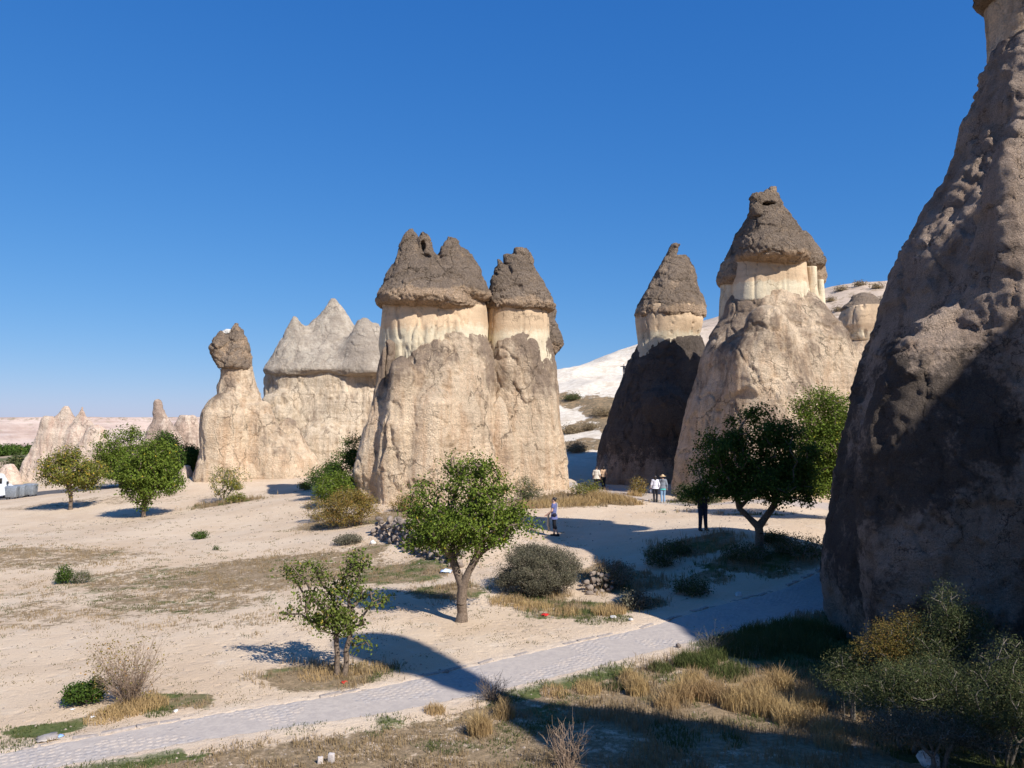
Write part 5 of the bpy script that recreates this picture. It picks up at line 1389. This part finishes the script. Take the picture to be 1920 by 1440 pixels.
# small flat weeds dotting the open sand
x, y = scatter(60000)
c, g, wh, sb, d, va, tn = ground_masks(x, y); P2 = np.stack([x, y, 0 * x], 1)
wn_ = fbm(P2, 3.0, 3, 88)
kp = (rs.rand(len(x)) < .10 + .5 * sstep(.5, .66, wn_) * .35) & (d > PATH_W + .3) & (x < 3) & (c < .9) & (wh < .2)
kp &= rs.rand(len(x)) < .35
Pw = np.stack([x, y, T(x, y)], 1)[kp]
PA = tuft(Pw, 14, .10, rs); V, Q = blades(PA, .018 + .0005 * PA[:, 1], .006 + .0002 * PA[:, 1], rs, .9)
M_WEED = mat_grass('sand_weed', (0.19, 0.155, 0.085), (0.26, 0.20, 0.12), (0.14, 0.135, 0.07))
link('sand_weeds', mesh_data('sand_weeds', V, Q, False), M_WEED, kind='stuff', label='tiny flat weeds dotted over the open sand', cat='weeds')
# golden tussocks
def tussocks(spots, name, label, mat):
    Vs = []; Qs = []; n0 = 0
    for (px, py, n, rad, h) in spots:
        c_ = ghit(px, py)
        rr = rad * np.sqrt(rs.rand(n)); aa = rs.rand(n) * 6.283
        P = np.stack([c_[0] + rr * np.cos(aa), c_[1] + rr * np.sin(aa), np.zeros(n)], 1); P[:, 2] = T(P[:, 0], P[:, 1])
        V, Q = blades(P, h * (1.1 - .5 * rr / rad), .003 + .00016 * c_[1], rs, .32, .5)
        Vs.append(V); Qs.append(Q + n0); n0 += len(V)
    link(name, mesh_data(name, np.concatenate(Vs), np.concatenate(Qs), False), mat, kind='stuff', label=label, cat='grass')
tussocks([(900,1375,700,.22,.42),(945,1345,500,.2,.36),(815,1335,260,.2,.2),(1195,1300,700,.24,.42),(1180,1280,400,.2,.36),(1280,1310,900,.32,.45),(1330,1310,900,.32,.48),(1380,1325,900,.35,.5),(1430,1335,900,.35,.5),(1460,1290,700,.3,.46),(1300,1285,500,.25,.4),(1480,1355,700,.3,.45),(1520,1330,500,.3,.45),(1420,1300,500,.3,.4),(1550,1375,400,.3,.3),(1250,1325,400,.25,.35),(1100,1295,400,.3,.25),(1040,1300,300,.3,.2),(1560,1400,300,.3,.3),(1640,1385,300,.3,.3),
          (245,1330,900,.45,.2),(285,1325,500,.3,.26),(200,1345,500,.4,.16),(1000,1140,500,.6,.25),(1060,1150,400,.5,.22),(1140,1150,600,.5,.32),(950,1130,400,.6,.22),(690,1255,400,.5,.16),(600,1268,400,.5,.14),
          (1130,940,1500,1.0,.75),(1165,942,1300,.9,.6),(1090,944,1100,1.1,.5),(1045,946,700,1.1,.4),(1185,945,500,.7,.35),(1000,950,500,1.0,.4),(1190,930,300,.5,.5)],
         'golden_tussocks', 'tall golden dry grass tussocks near the path and on the bank', M_GOLD)
tussocks([(1240,1255,500,.3,.2),(1290,1245,800,.35,.34),(1320,1250,700,.3,.34),(1340,1235,500,.3,.3),(1170,1272,300,.3,.14),(1360,1270,400,.35,.3),(1380,1260,400,.4,.3),(1150,1290,300,.25,.16),(300,1335,400,.3,.08),(60,1440,300,.3,.06),(230,1400,300,.4,.06),(560,1360,300,.5,.06),(30,1395,400,.4,.07),(1110,1165,400,.5,.1),(1160,1160,400,.4,.1),(1400,1225,700,.6,.35),(1450,1215,900,.7,.4),(1500,1210,900,.7,.4),(1540,1190,700,.6,.4),(1430,1190,700,.6,.35),(1490,1180,700,.6,.35),(1380,1205,500,.5,.3),(1550,1230,700,.6,.4)],
         'green_tufts', 'bright green grass tufts at the path edges', M_GREEN)

# loose pebbles on the sand
x, y = scatter(9000)
dd = path_dist(x, y)
kp = (x < 16) & (rs.rand(len(x)) < .35 + .5 * (fbm(np.stack([x, y, 0 * x], 1), 2.5, 3, 17) > .55))
x, y = x[kp], y[kp]; P = np.stack([x, y, T(x, y)], 1); n = len(P)
O = np.array([[1, 0, 0], [0, 1, 0], [-1, 0, 0], [0, -1, 0], [0, 0, .8], [0, 0, -.5]])
S = (.008 + .0006 * np.hypot(x, y)) * rs.uniform(.5, 1.6, n) ** 1.5
V = P[:, None, :] + O[None] * S[:, None, None] * rs.uniform(.6, 1.4, (n, 6, 1))
Tq = np.array([[0, 1, 4], [1, 2, 4], [2, 3, 4], [3, 0, 4], [1, 0, 5], [2, 1, 5], [3, 2, 5], [0, 3, 5]])
Qp = (np.arange(n)[:, None, None] * 6 + Tq[None]).reshape(-1, 3)
link('pebbles', mesh_data('pebbles', V.reshape(-1, 3), Qp, False), mat_plain('pebble', (.29, .235, .19), .95, .1, .3, 3), kind='stuff', label='loose small stones scattered over the sand', cat='pebbles')
# ------------------------------------------------------------------ people
class Body:
    def __init__(s, h=0.011): s.h = h; s.pr = []
    def cap(s, a, b, ra, rb, k=0.03, sx=1.0): s.pr.append(('c', np.array(a, float), np.array(b, float), ra, rb, k, sx)); return s
    def ell(s, c, r, k=0.02): s.pr.append(('e', np.array(c, float), np.array(r, float), 0, 0, k, 1)); return s
    def cut(s, c, r): s.pr.append(('x', np.array(c, float), np.array(r, float), 0, 0, .012, 1)); return s
    def mesh(s, zlo=None, zhi=None, hollow=False):
        h = s.h; lo = np.full(3, 9.0); hi = -lo.copy()
        for p in s.pr:
            if p[0] == 'c':
                r = max(p[3], p[4]) * max(1, p[6]); lo = np.minimum(lo, np.minimum(p[1], p[2]) - r); hi = np.maximum(hi, np.maximum(p[1], p[2]) + r)
            elif p[0] == 'e': lo = np.minimum(lo, p[1] - p[2]); hi = np.maximum(hi, p[1] + p[2])
        lo -= 3 * h + .02; hi += 3 * h + .02
        n = np.ceil((hi - lo) / h).astype(int) + 1
        vol = np.full(n, 0.5, np.float32)
        for p in s.pr:
            if p[0] == 'c': r = max(p[3], p[4]) * max(1, p[6]); b0 = np.minimum(p[1], p[2]) - r - .1; b1 = np.maximum(p[1], p[2]) + r + .1
            else: b0 = p[1] - p[2] - .1; b1 = p[1] + p[2] + .1
            i0 = np.maximum(np.floor((b0 - lo) / h).astype(int), 0); i1 = np.minimum(np.ceil((b1 - lo) / h).astype(int) + 1, n)
            X = (lo[0] + h * np.arange(i0[0], i1[0])).reshape(-1, 1, 1); Y = (lo[1] + h * np.arange(i0[1], i1[1])).reshape(1, -1, 1); Z = (lo[2] + h * np.arange(i0[2], i1[2])).reshape(1, 1, -1)
            sub = vol[i0[0]:i1[0], i0[1]:i1[1], i0[2]:i1[2]]
            if p[0] == 'c':
                a, b = p[1], p[2]; d = b - a; L2 = d @ d + 1e-9
                t_ = np.clip(((X - a[0]) * d[0] + (Y - a[1]) * d[1] + (Z - a[2]) * d[2]) / L2, 0, 1)
                sx = p[6]
                dd = np.sqrt(((X - a[0] - t_ * d[0]) / sx) ** 2 + (Y - a[1] - t_ * d[1]) ** 2 + (Z - a[2] - t_ * d[2]) ** 2) - (p[3] + (p[4] - p[3]) * t_)
            else:
                dd = (np.sqrt(((X - p[1][0]) / p[2][0]) ** 2 + ((Y - p[1][1]) / p[2][1]) ** 2 + ((Z - p[1][2]) / p[2][2]) ** 2) - 1) * p[2].min()
            if p[0] == 'x': sub[...] = -smin(-sub, dd, p[5])
            else: sub[...] = smin(sub, dd, p[5])
        Zg = (lo[2] + h * np.arange(n[2])).reshape(1, 1, -1)
        if zlo is not None: vol = np.maximum(vol, zlo - Zg)
        if zhi is not None: vol = np.maximum(vol, Zg - zhi)
        return surface_nets(vol.astype(np.float32), lo, h)

SKIN = mat_plain('skin', (0.50, 0.30, 0.22), .6, .3, .06, 30)
HAIRD = mat_plain('dark_hair', (0.022, 0.016, 0.014), .5, .4, .3, 60)
_cl = {}
def cloth(name, col):
    if name not in _cl: _cl[name] = mat_plain(name, col, .9, .1, .15, 35)
    return _cl[name]
def person(label, base, rz, scale, J, wear, group='visitors walking among the chimneys', extra=None, h=.011):
    # J: joints in metres for a 1.7 m figure facing -Y;  wear: list of (part name, material, builder)
    root = thing('person', label, 'person', base, rz, group); root.scale = (scale,) * 3
    B = Body(h)
    nk = np.array(J.get('neck', (0, .0, 1.43))); hd = np.array(J.get('head', (0, -.015, 1.575)))
    B.cap((0, 0, .93), (0, 0, 1.12), .105, .095, .05, 1.35).cap((0, 0, 1.12), (0, .0, 1.33), .095, .105, .05, 1.4).cap((-.12, 0, 1.385), (.12, 0, 1.385), .062, .062, .05)
    B.cap(nk - np.array([0, 0, .04]), hd - np.array([0, -.01, .06]), .052, .048, .03)
    B.ell(hd + np.array([0, .012, .02]), (.074, .092, .100)).ell(hd + np.array([0, -.025, -.045]), (.056, .066, .070))
    B.cap(hd + np.array([0, -.088, .012]), hd + np.array([0, -.106, -.022]), .010, .015, .012)
    for s_ in (-1, 1):
        B.ell(hd + np.array([s_ * .078, .01, -.01]), (.012, .022, .032), .008)
        B.cut(hd + np.array([s_ * .032, -.092, .012]), (.017, .013, .010))
    B.cut(hd + np.array([0, -.096, -.062]), (.024, .010, .005))
    for sd in ('l', 'r'):
        s_ = -1 if sd == 'l' else 1
        sh = np.array([s_ * .175, 0, 1.375]); el = np.array(J['el_' + sd]); wr = np.array(J['wr_' + sd])
        B.cap(sh, el, .050, .040, .03).cap(el, wr, .041, .028, .02)
        d = wr - el; d /= np.linalg.norm(d); u_ = np.cross(d, [0, 1.0, 0]); u_ /= np.linalg.norm(u_) + 1e-9; v_ = np.cross(d, u_)
        pm = wr + d * .075
        B.cap(wr, pm, .026, .030, .015)
        for k_, (off, ln) in enumerate(((-.030, .060), (-.010, .072), (.011, .068), (.031, .052))):
            kn = pm + v_ * off + d * .012; md = kn + d * ln * .55 + u_ * s_ * .010; tp = md + d * ln * .4 + u_ * s_ * .022
            B.cap(kn, md, .0105, .0098, .006).cap(md, tp, .0098, .0088, .004)
        th = wr + d * .025 - v_ * .026
        B.cap(th, th + d * .035 - v_ * .022, .0125, .0115, .008).cap(th + d * .035 - v_ * .022, th + d * .066 - v_ * .024, .0115, .0095, .004)
        hp = np.array([s_ * .088, 0, .90]); kn = np.array(J['kn_' + sd]); an = np.array(J['an_' + sd])
        B.cap(hp, kn, .088, .056, .04).cap(kn, an, .054, .036, .02)
        B.cap(an + np.array([0, .02, -.045]), an + np.array([0, -.13, -.055]), .036, .028, .02)
    V, Q = B.mesh(); link('body', mesh_data('body', V, Q, True), SKIN, root)
    for (nm, mt, prims, zl, zh) in wear:
        G = Body(max(h, .012)); prims(G, J, hd); V, Q = G.mesh(zl, zh); link(nm, mesh_data(nm, V, Q, True), mt, root)
    if extra: extra(root, J, hd)
    return root
def w_top(hem, flare=.0, sleeve=1.0, inf=.018, hood=False):
    def f(G, J, hd):
        G.cap((0, 0, .93), (0, 0, 1.12), .105 + inf, .095 + inf, .05, 1.38).cap((0, 0, 1.12), (0, 0, 1.33), .095 + inf, .105 + inf, .05, 1.42).cap((-.13, 0, 1.385), (.13, 0, 1.385), .062 + inf, .062 + inf, .05)
        if hem < .93: G.cap((0, 0, .93), (0, 0, hem), .112 + inf, .125 + inf + flare, .05, 1.35)
        for s_, sd in ((-1, 'l'), (1, 'r')):
            sh = np.array([s_ * .175, 0, 1.375]); el = np.array(J['el_' + sd]); wr = np.array(J['wr_' + sd])
            if sleeve >= 1: G.cap(sh, el, .05 + inf, .042 + inf, .03).cap(el, el + (wr - el) * (sleeve - 1), .042 + inf, .034 + inf, .02)
            else: G.cap(sh, sh + (el - sh) * sleeve, .055 + inf, .052 + inf, .03)
        if hood: G.ell((0, .10, 1.40), (.11, .07, .08), .04)
    return f
def w_legs(length=1.0, inf=.012):
    def f(G, J, hd):
        G.cap((0, 0, .95), (0, 0, .90), .115 + inf, .12 + inf, .04, 1.3)
        for s_, sd in ((-1, 'l'), (1, 'r')):
            hp = np.array([s_ * .088, 0, .90]); kn = np.array(J['kn_' + sd]); an = np.array(J['an_' + sd])
            G.cap(hp, kn, .09 + inf, .058 + inf, .04).cap(kn, kn + (an - kn) * length, .056 + inf, (.045 if length > .8 else .05) + inf, .02)
    return f
def w_shoe(sd):
    def f(G, J, hd):
        an = np.array(J['an_' + sd]); G.cap(an + np.array([0, .03, -.045]), an + np.array([0, -.14, -.052]), .046, .038, .02).cap(an, an + np.array([0, .02, -.04]), .045, .045, .02)
    return f
def w_hair(long=0.0, bun=False):
    def f(G, J, hd):
        G.ell(hd + np.array([0, .028, .038]), (.085, .095, .098))
        if bun: G.ell(hd + np.array([0, .12, .085]), (.035, .04, .035), .02)
        if long: G.cap(hd + np.array([0, .06, 0]), hd + np.array([0, .075, -long]), .075, .055, .04, 1.1)
        G.cut(hd + np.array([0, -.10, -.03]), (.075, .085, .095))
    return f
def w_hat(G, J, hd):
    G.ell(hd + np.array([0, .02, .085]), (.098, .108, .085)).ell(hd + np.array([0, .02, .055]), (.20, .205, .022), .02)
def w_cap(G, J, hd):
    G.ell(hd + np.array([0, .012, .05]), (.088, .10, .085)).ell(hd + np.array([0, -.09, .05]), (.06, .07, .012), .01)
walkJ = dict(el_l=(-.24, .05, 1.12), wr_l=(-.25, -.02, .90), el_r=(.24, .0, 1.12), wr_r=(.26, -.08, .90), kn_l=(-.09, -.06, .49), an_l=(-.085, .02, .085), kn_r=(.09, .02, .49), an_r=(.085, .12, .095))
standJ = dict(el_l=(-.25, .02, 1.12), wr_l=(-.24, -.05, .90), el_r=(.25, .02, 1.12), wr_r=(.24, -.05, .90), kn_l=(-.10, -.01, .49), an_l=(-.12, .0, .085), kn_r=(.10, -.01, .49), an_r=(.13, .0, .085))
SHOE = cloth('dark_shoe', (.03, .03, .032)); WSHOE = cloth('pale_shoe', (.4, .38, .35))
# woman in the blue tunic
p = ghit(1039, 1005)
Jw = dict(el_l=(-.22, -.04, 1.13), wr_l=(-.24, -.24, .98), el_r=(.22, -.05, 1.13), wr_r=(.20, -.26, .97), kn_l=(-.085, -.02, .49), an_l=(-.08, -.02, .085), kn_r=(.085, .04, .49), an_r=(.085, .19, .10))
def bag_extra(root, J, hd):
    g = Geo(); n = 14
    pts = [(-.12 + .27 * i / n, -.125 + (.0 if i < n else 0), 1.42 - .47 * i / n) for i in range(n + 1)]
    back = [(-.12 + .27 * i / n, .135, 1.42 - .47 * i / n) for i in range(n + 1)]
    tube(g, pts, [.011] * (n + 1), 5); tube(g, back, [.011] * (n + 1), 5); tube(g, [pts[0], (-.12, 0, 1.475), back[0]], [.011] * 3, 5)
    link('bag_strap', g.data('bag_strap', True), cloth('pale_strap', (.6, .55, .48)), root)
    G = Body(.012); G.ell((.19, .06, .95), (.05, .10, .085)); V, Q = G.mesh(); link('shoulder_bag', mesh_data('shoulder_bag', V, Q, True), cloth('dark_bag', (.03, .03, .045)), root)
person('woman in blue tunic and cropped black leggings carrying a beige garment', tuple(p), math.radians(-105), .99, Jw,
       [('tunic', cloth('blue_tunic', (.125, .135, .27)), w_top(.74, .03, .35), .74, 1.435), ('leggings', cloth('black_leggings', (.02, .02, .024)), w_legs(.35), None, .95), ('shoe', SHOE, w_shoe('l'), 0.0, None), ('shoe', SHOE, w_shoe('r'), 0.0, None), ('hair', HAIRD, w_hair(0, True), None, None)], extra=bag_extra)
# garment hanging from her hand: a thing held
G = Body(.014); 
G.cap((0, 0, 0), (-.03, .02, -.45), .03, .055, .03).cap((0, 0, 0), (.04, -.02, -.62), .03, .05, .03).cap((0, 0, .02), (.01, .05, -.70), .03, .04, .03).cap((.0, .0, 0), (.0, -.06, -.5), .025, .05, .03)
V, Q = G.mesh(); rz = math.radians(-105); hx, hy, hz = (-.25, -.31, .90)
link('garment', mesh_data('garment', V, Q, True), cloth('beige_cloth', (.50, .40, .27)), None, (p[0] + hx * math.cos(rz) - hy * math.sin(rz), p[1] + hx * math.sin(rz) + hy * math.cos(rz), p[2] + hz * .99), label='long beige garment hanging from the hand of the woman in blue', cat='garment')
# strolling pair
pa = ghit(1229, 942); pb = ghit(1243, 943)
person('person with long black hair in white jacket and dark trousers, left of the strolling pair', tuple(pa), math.radians(172), .97, walkJ,
       [('jacket', cloth('white_jacket', (.62, .60, .64)), w_top(.86, .02, 1.85, .022), .86, 1.45), ('trousers', cloth('black_trousers', (.022, .022, .028)), w_legs(.97), None, .95), ('shoe', SHOE, w_shoe('l'), 0.0, None), ('shoe', SHOE, w_shoe('r'), 0.0, None), ('hair', HAIRD, w_hair(.30), None, None)])
person('person in straw hat, grey hooded top and jeans, right of the strolling pair', tuple(pb), math.radians(176), 1.0, dict(walkJ, el_r=(.27, -.04, 1.14), wr_r=(.34, -.10, .93)),
       [('hooded_top', cloth('grey_hoodie', (.175, .19, .215)), w_top(.88, .02, 1.9, .024, True), .90, 1.46), ('shirt_hem', cloth('turquoise_shirt', (.10, .42, .38)), w_top(.80, .012, .1, .012), .80, .93), ('jeans', cloth('light_jeans', (.20, .30, .42)), w_legs(.97), None, .95), ('shoe', WSHOE, w_shoe('l'), 0.0, None), ('shoe', WSHOE, w_shoe('r'), 0.0, None), ('straw_hat', cloth('straw', (.60, .42, .24)), w_hat, None, None), ('hair', HAIRD, w_hair(0), None, None)])
Gb = Body(.012); Gb.ell((0, 0, -.1), (.07, .05, .11)).cap((0, 0, 0), (0, 0, .06), .015, .012, .02); V, Q = Gb.mesh()
c_, s_ = math.cos(math.radians(172)), math.sin(math.radians(172))
lx, ly = walkJ['wr_r'][0], walkJ['wr_r'][1]
link('plastic_bag', mesh_data('plastic_bag', V, Q, True), cloth('white_plastic', (.75, .75, .76)), None, (pa[0] + lx * c_ - ly * s_, pa[1] + lx * s_ + ly * c_, pa[2] + .78), label='small white carrier bag held by the person in white jacket', cat='bag')
# two in the shade of the passage
pc = gat(1118, 59); pd = gat(1131, 59.5)
person('person in pale patterned shirt at the mouth of the passage, left of two', tuple(pc), math.radians(165), 1.0, walkJ,
       [('shirt', cloth('pale_shirt', (.55, .50, .42)), w_top(.80, .04, 1.3, .03), .80, 1.45), ('trousers', cloth('black_trousers', (.022, .022, .028)), w_legs(.97), None, .95), ('shoe', SHOE, w_shoe('l'), 0.0, None), ('shoe', SHOE, w_shoe('r'), 0.0, None), ('cap', cloth('grey_cap', (.12, .12, .14)), w_cap, None, None), ('hair', HAIRD, w_hair(0), None, None)])
person('person in tan top and black trousers at the mouth of the passage, right of two', tuple(pd), math.radians(-170), 1.0, walkJ,
       [('top', cloth('tan_top', (.50, .33, .21)), w_top(.90, .0, .9, .016), .90, 1.44), ('trousers', cloth('black_trousers', (.022, .022, .028)), w_legs(.97), None, .97), ('shoe', SHOE, w_shoe('l'), 0.0, None), ('shoe', SHOE, w_shoe('r'), 0.0, None), ('hair', HAIRD, w_hair(.12), None, None)])
pm_ = ghit(1318, 995)
person('man in dark clothes standing in shade behind the low branches of the shaded tree', tuple(pm_), math.radians(15), 1.06, dict(standJ, el_l=(-.24, -.02, 1.13), wr_l=(-.12, -.2, 1.22), el_r=(.24, -.02, 1.13), wr_r=(.12, -.2, 1.22)),
       [('jacket', cloth('dark_jacket', (.025, .026, .034)), w_top(.86, .0, 1.95, .026), .86, 1.46), ('trousers', cloth('navy_trousers', (.03, .035, .055)), w_legs(.98, .02), None, .96), ('shoe', SHOE, w_shoe('l'), 0.0, None), ('shoe', SHOE, w_shoe('r'), 0.0, None), ('hair', HAIRD, w_hair(0), None, None)])
ph = ghit(1170, 704.5, 60)
person('tiny figure with arms held out on the white hill', tuple(ph), math.radians(10), 1.05, dict(standJ, el_l=(-.40, -.03, 1.34), wr_l=(-.62, -.06, 1.30), el_r=(.40, -.03, 1.33), wr_r=(.62, -.06, 1.27)),
       [('shirt', cloth('dark_jacket', (.025, .026, .034)), w_top(.88, .0, 1.6, .02), .88, 1.45), ('trousers', cloth('grey_trousers', (.13, .12, .13)), w_legs(.98, .02), None, .96), ('shoe', SHOE, w_shoe('l'), 0.0, None), ('shoe', SHOE, w_shoe('r'), 0.0, None), ('hair', HAIRD, w_hair(0), None, None)], h=.014)

# ------------------------------------------------------------------ van and bins by the road at the far left
WHITEP = mat_plain('van_paint', (.80, .82, .84), .3, .5, .03, 2); GLASSD = mat_plain('dark_glass', (.012, .014, .018), .08, .6, .1, 3)
BLACKP = mat_plain('black_plastic', (.03, .03, .032), .6, .3, .1, 20); REDL = mat_plain('red_lens', (.55, .02, .02), .25, .5, .05, 20); RIMM = mat_plain('rim_metal', (.5, .5, .52), .35, .5, .1, 20, .8)
def part_box(root, nm, c, s, mat, bev=.03, taper=1.0, sharp=False, parent=None):
    V, Q = box((0, 0, 0), s, taper); me = mesh_data(nm, V, Q, False)
    if bev: bevel_mesh(me, bev, 3)
    return link(nm, me, mat, parent or root, c)
vb = at(-30, 936, 79); vb = (vb[0], 79.0, T1(vb[0], 79.0))
van = thing('van', 'white minibus parked at the left border, rear towards us', 'van', vb, math.radians(-4))
prof = [(-2.75, .38), (-2.78, .75), (-2.74, 1.15), (-2.62, 2.2), (-2.45, 2.5), (-2.1, 2.62), (1.1, 2.62), (1.5, 2.5), (2.2, 1.55), (2.9, 1.25), (3.0, .95), (3.02, .4)]
V = []; n = len(prof)
for k, xs in enumerate((-.98, -.99, .99, .98)):
    for (yy, zz) in prof:
        tw = 1 - .10 * max(0, (zz - 1.2) / 1.4) ** 1.5
        V.append((xs * tw, yy, zz))
Q = []
for k in range(3):
    for i in range(n): Q.append([k * n + i, k * n + (i + 1) % n, (k + 1) * n + (i + 1) % n, (k + 1) * n + i])
me = bpy.data.meshes.new('body_shell'); me.from_pydata(V, [], [tuple(q[::-1]) for q in Q] + [tuple(range(n)), tuple(range(3 * n, 4 * n))[::-1]]); me.update()
import bmesh
bm_ = bmesh.new(); bm_.from_mesh(me); bmesh.ops.recalc_face_normals(bm_, faces=bm_.faces[:]); bm_.to_mesh(me); bm_.free()
bevel_mesh(me, .09, 3, .5)
shell = link('body_shell', me, WHITEP, van)
def slab(nm, pts, mat, th=.02):
    P = np.array(pts, float); nn = np.cross(P[1] - P[0], P[3] - P[0]); nn /= np.linalg.norm(nn)
    V = np.vstack([P, P + nn * th]); return link(nm, mesh_data(nm, V, [[3, 2, 1, 0], [4, 5, 6, 7], [0, 1, 5, 4], [1, 2, 6, 5], [2, 3, 7, 6], [3, 0, 4, 7]], False), mat, van)
yr = lambda zz: -2.74 + (zz - 1.15) * .12 / 1.05 - .012
slab('rear_window', [(-.70, yr(1.5), 1.5), (.70, yr(1.5), 1.5), (.66, yr(2.12), 2.12), (-.66, yr(2.12), 2.12)], GLASSD)
slab('window_sticker', [(.36, yr(2.0) - .022, 2.0), (.62, yr(2.0) - .022, 2.0), (.61, yr(2.11) - .022, 2.11), (.36, yr(2.11) - .022, 2.11)], mat_plain('pink_sticker', (.75, .18, .35), .5, .3, .05, 9), .004)
part_box(van, 'bumper', (0, -2.80, .50), (1.9, .22, .24), BLACKP, .05)
for sx in (-1, 1):
    part_box(van, 'tail_light', (sx * .86, -2.77, 1.12), (.13, .07, .5), REDL, .03)
    part_box(van, 'reflector', (sx * .75, -2.915, .44), (.18, .012, .05), REDL, .004)
    part_box(van, 'mirror', (sx * 1.12, 1.75, 1.62), (.2, .12, .28), BLACKP, .04)
    for k, y0 in enumerate((-2.2, -1.0, .2)):
        part_box(van, 'side_window', (sx * .955, y0 + .45, 1.85), (.04, 1.0, .56), GLASSD, .015)
part_box(van, 'number_plate', (0, -2.77, .82), (.52, .03, .12), mat_plain('plate_white', (.7, .7, .7), .5, .3, .05, 9), .006)
slab('windscreen', [(.8, 1.56, 2.44), (-.8, 1.56, 2.44), (-.86, 2.22, 1.60), (.86, 2.22, 1.60)], GLASSD)
for sx in (-1, 1):
    for y0 in (-1.75, 1.95):
        g = Geo(); tube(g, [(0, 0, 0), (.02, 0, 0), (.2, 0, 0), (.22, 0, 0)], [.28, .345, .345, .28], 24, True)
        wo = link('wheel', g.data('wheel', True), BLACKP, van, (sx * .86 - .11, y0, .345))
        g = Geo(); tube(g, [(-.005, 0, 0), (.225, 0, 0)], [.2, .2], 20, True); link('rim', g.data('rim', True), RIMM, wo)
BINM = mat_plain('galvanised', (.24, .26, .285), .55, .4, .18, 8, .35)
def bin_(label, px, D, rz):
    b_ = gat(px, D); root = thing('waste_container', label, 'bin', tuple(b_), rz, 'bins beside the van')
    V, Q = box((0, 0, .66), (1.08, .82, .92), 1.0); V[:4, 0] *= .88; V[:4, 1] *= .86
    me = mesh_data('container_body', V, Q, False); bevel_mesh(me, .04, 2); link('container_body', me, BINM, root)
    V, Q = box((0, 0, 1.19), (1.14, .88, .16), 1.0); V[4:, 1] *= .62; V[4:, 0] *= .94
    me = mesh_data('lid', V, Q, False); bevel_mesh(me, .03, 2); link('lid', me, BINM, root)
    for x_ in (-.3, 0, .3): part_box(root, 'rib', (x_, -.405, .66), (.05, .03, .72), BINM, .01)
    for sx in (-1, 1):
        part_box(root, 'lifting_arm', (sx * .60, 0, .98), (.09, .07, .07), BLACKP, .02)
        for sy in (-1, 1):
            g = Geo(); tube(g, [(-.03, 0, 0), (.03, 0, 0)], [.10, .10], 12, True); link('wheel', g.data('wheel', True), BLACKP, root, (sx * .38, sy * .26, .10))
bin_('grey metal waste container next to the van', 27, 77.5, .12)
bin_('grey metal waste container, middle of three', 42, 78.2, .1)
bin_('grey metal waste container farthest from the van', 60.5, 78.6, -.05)
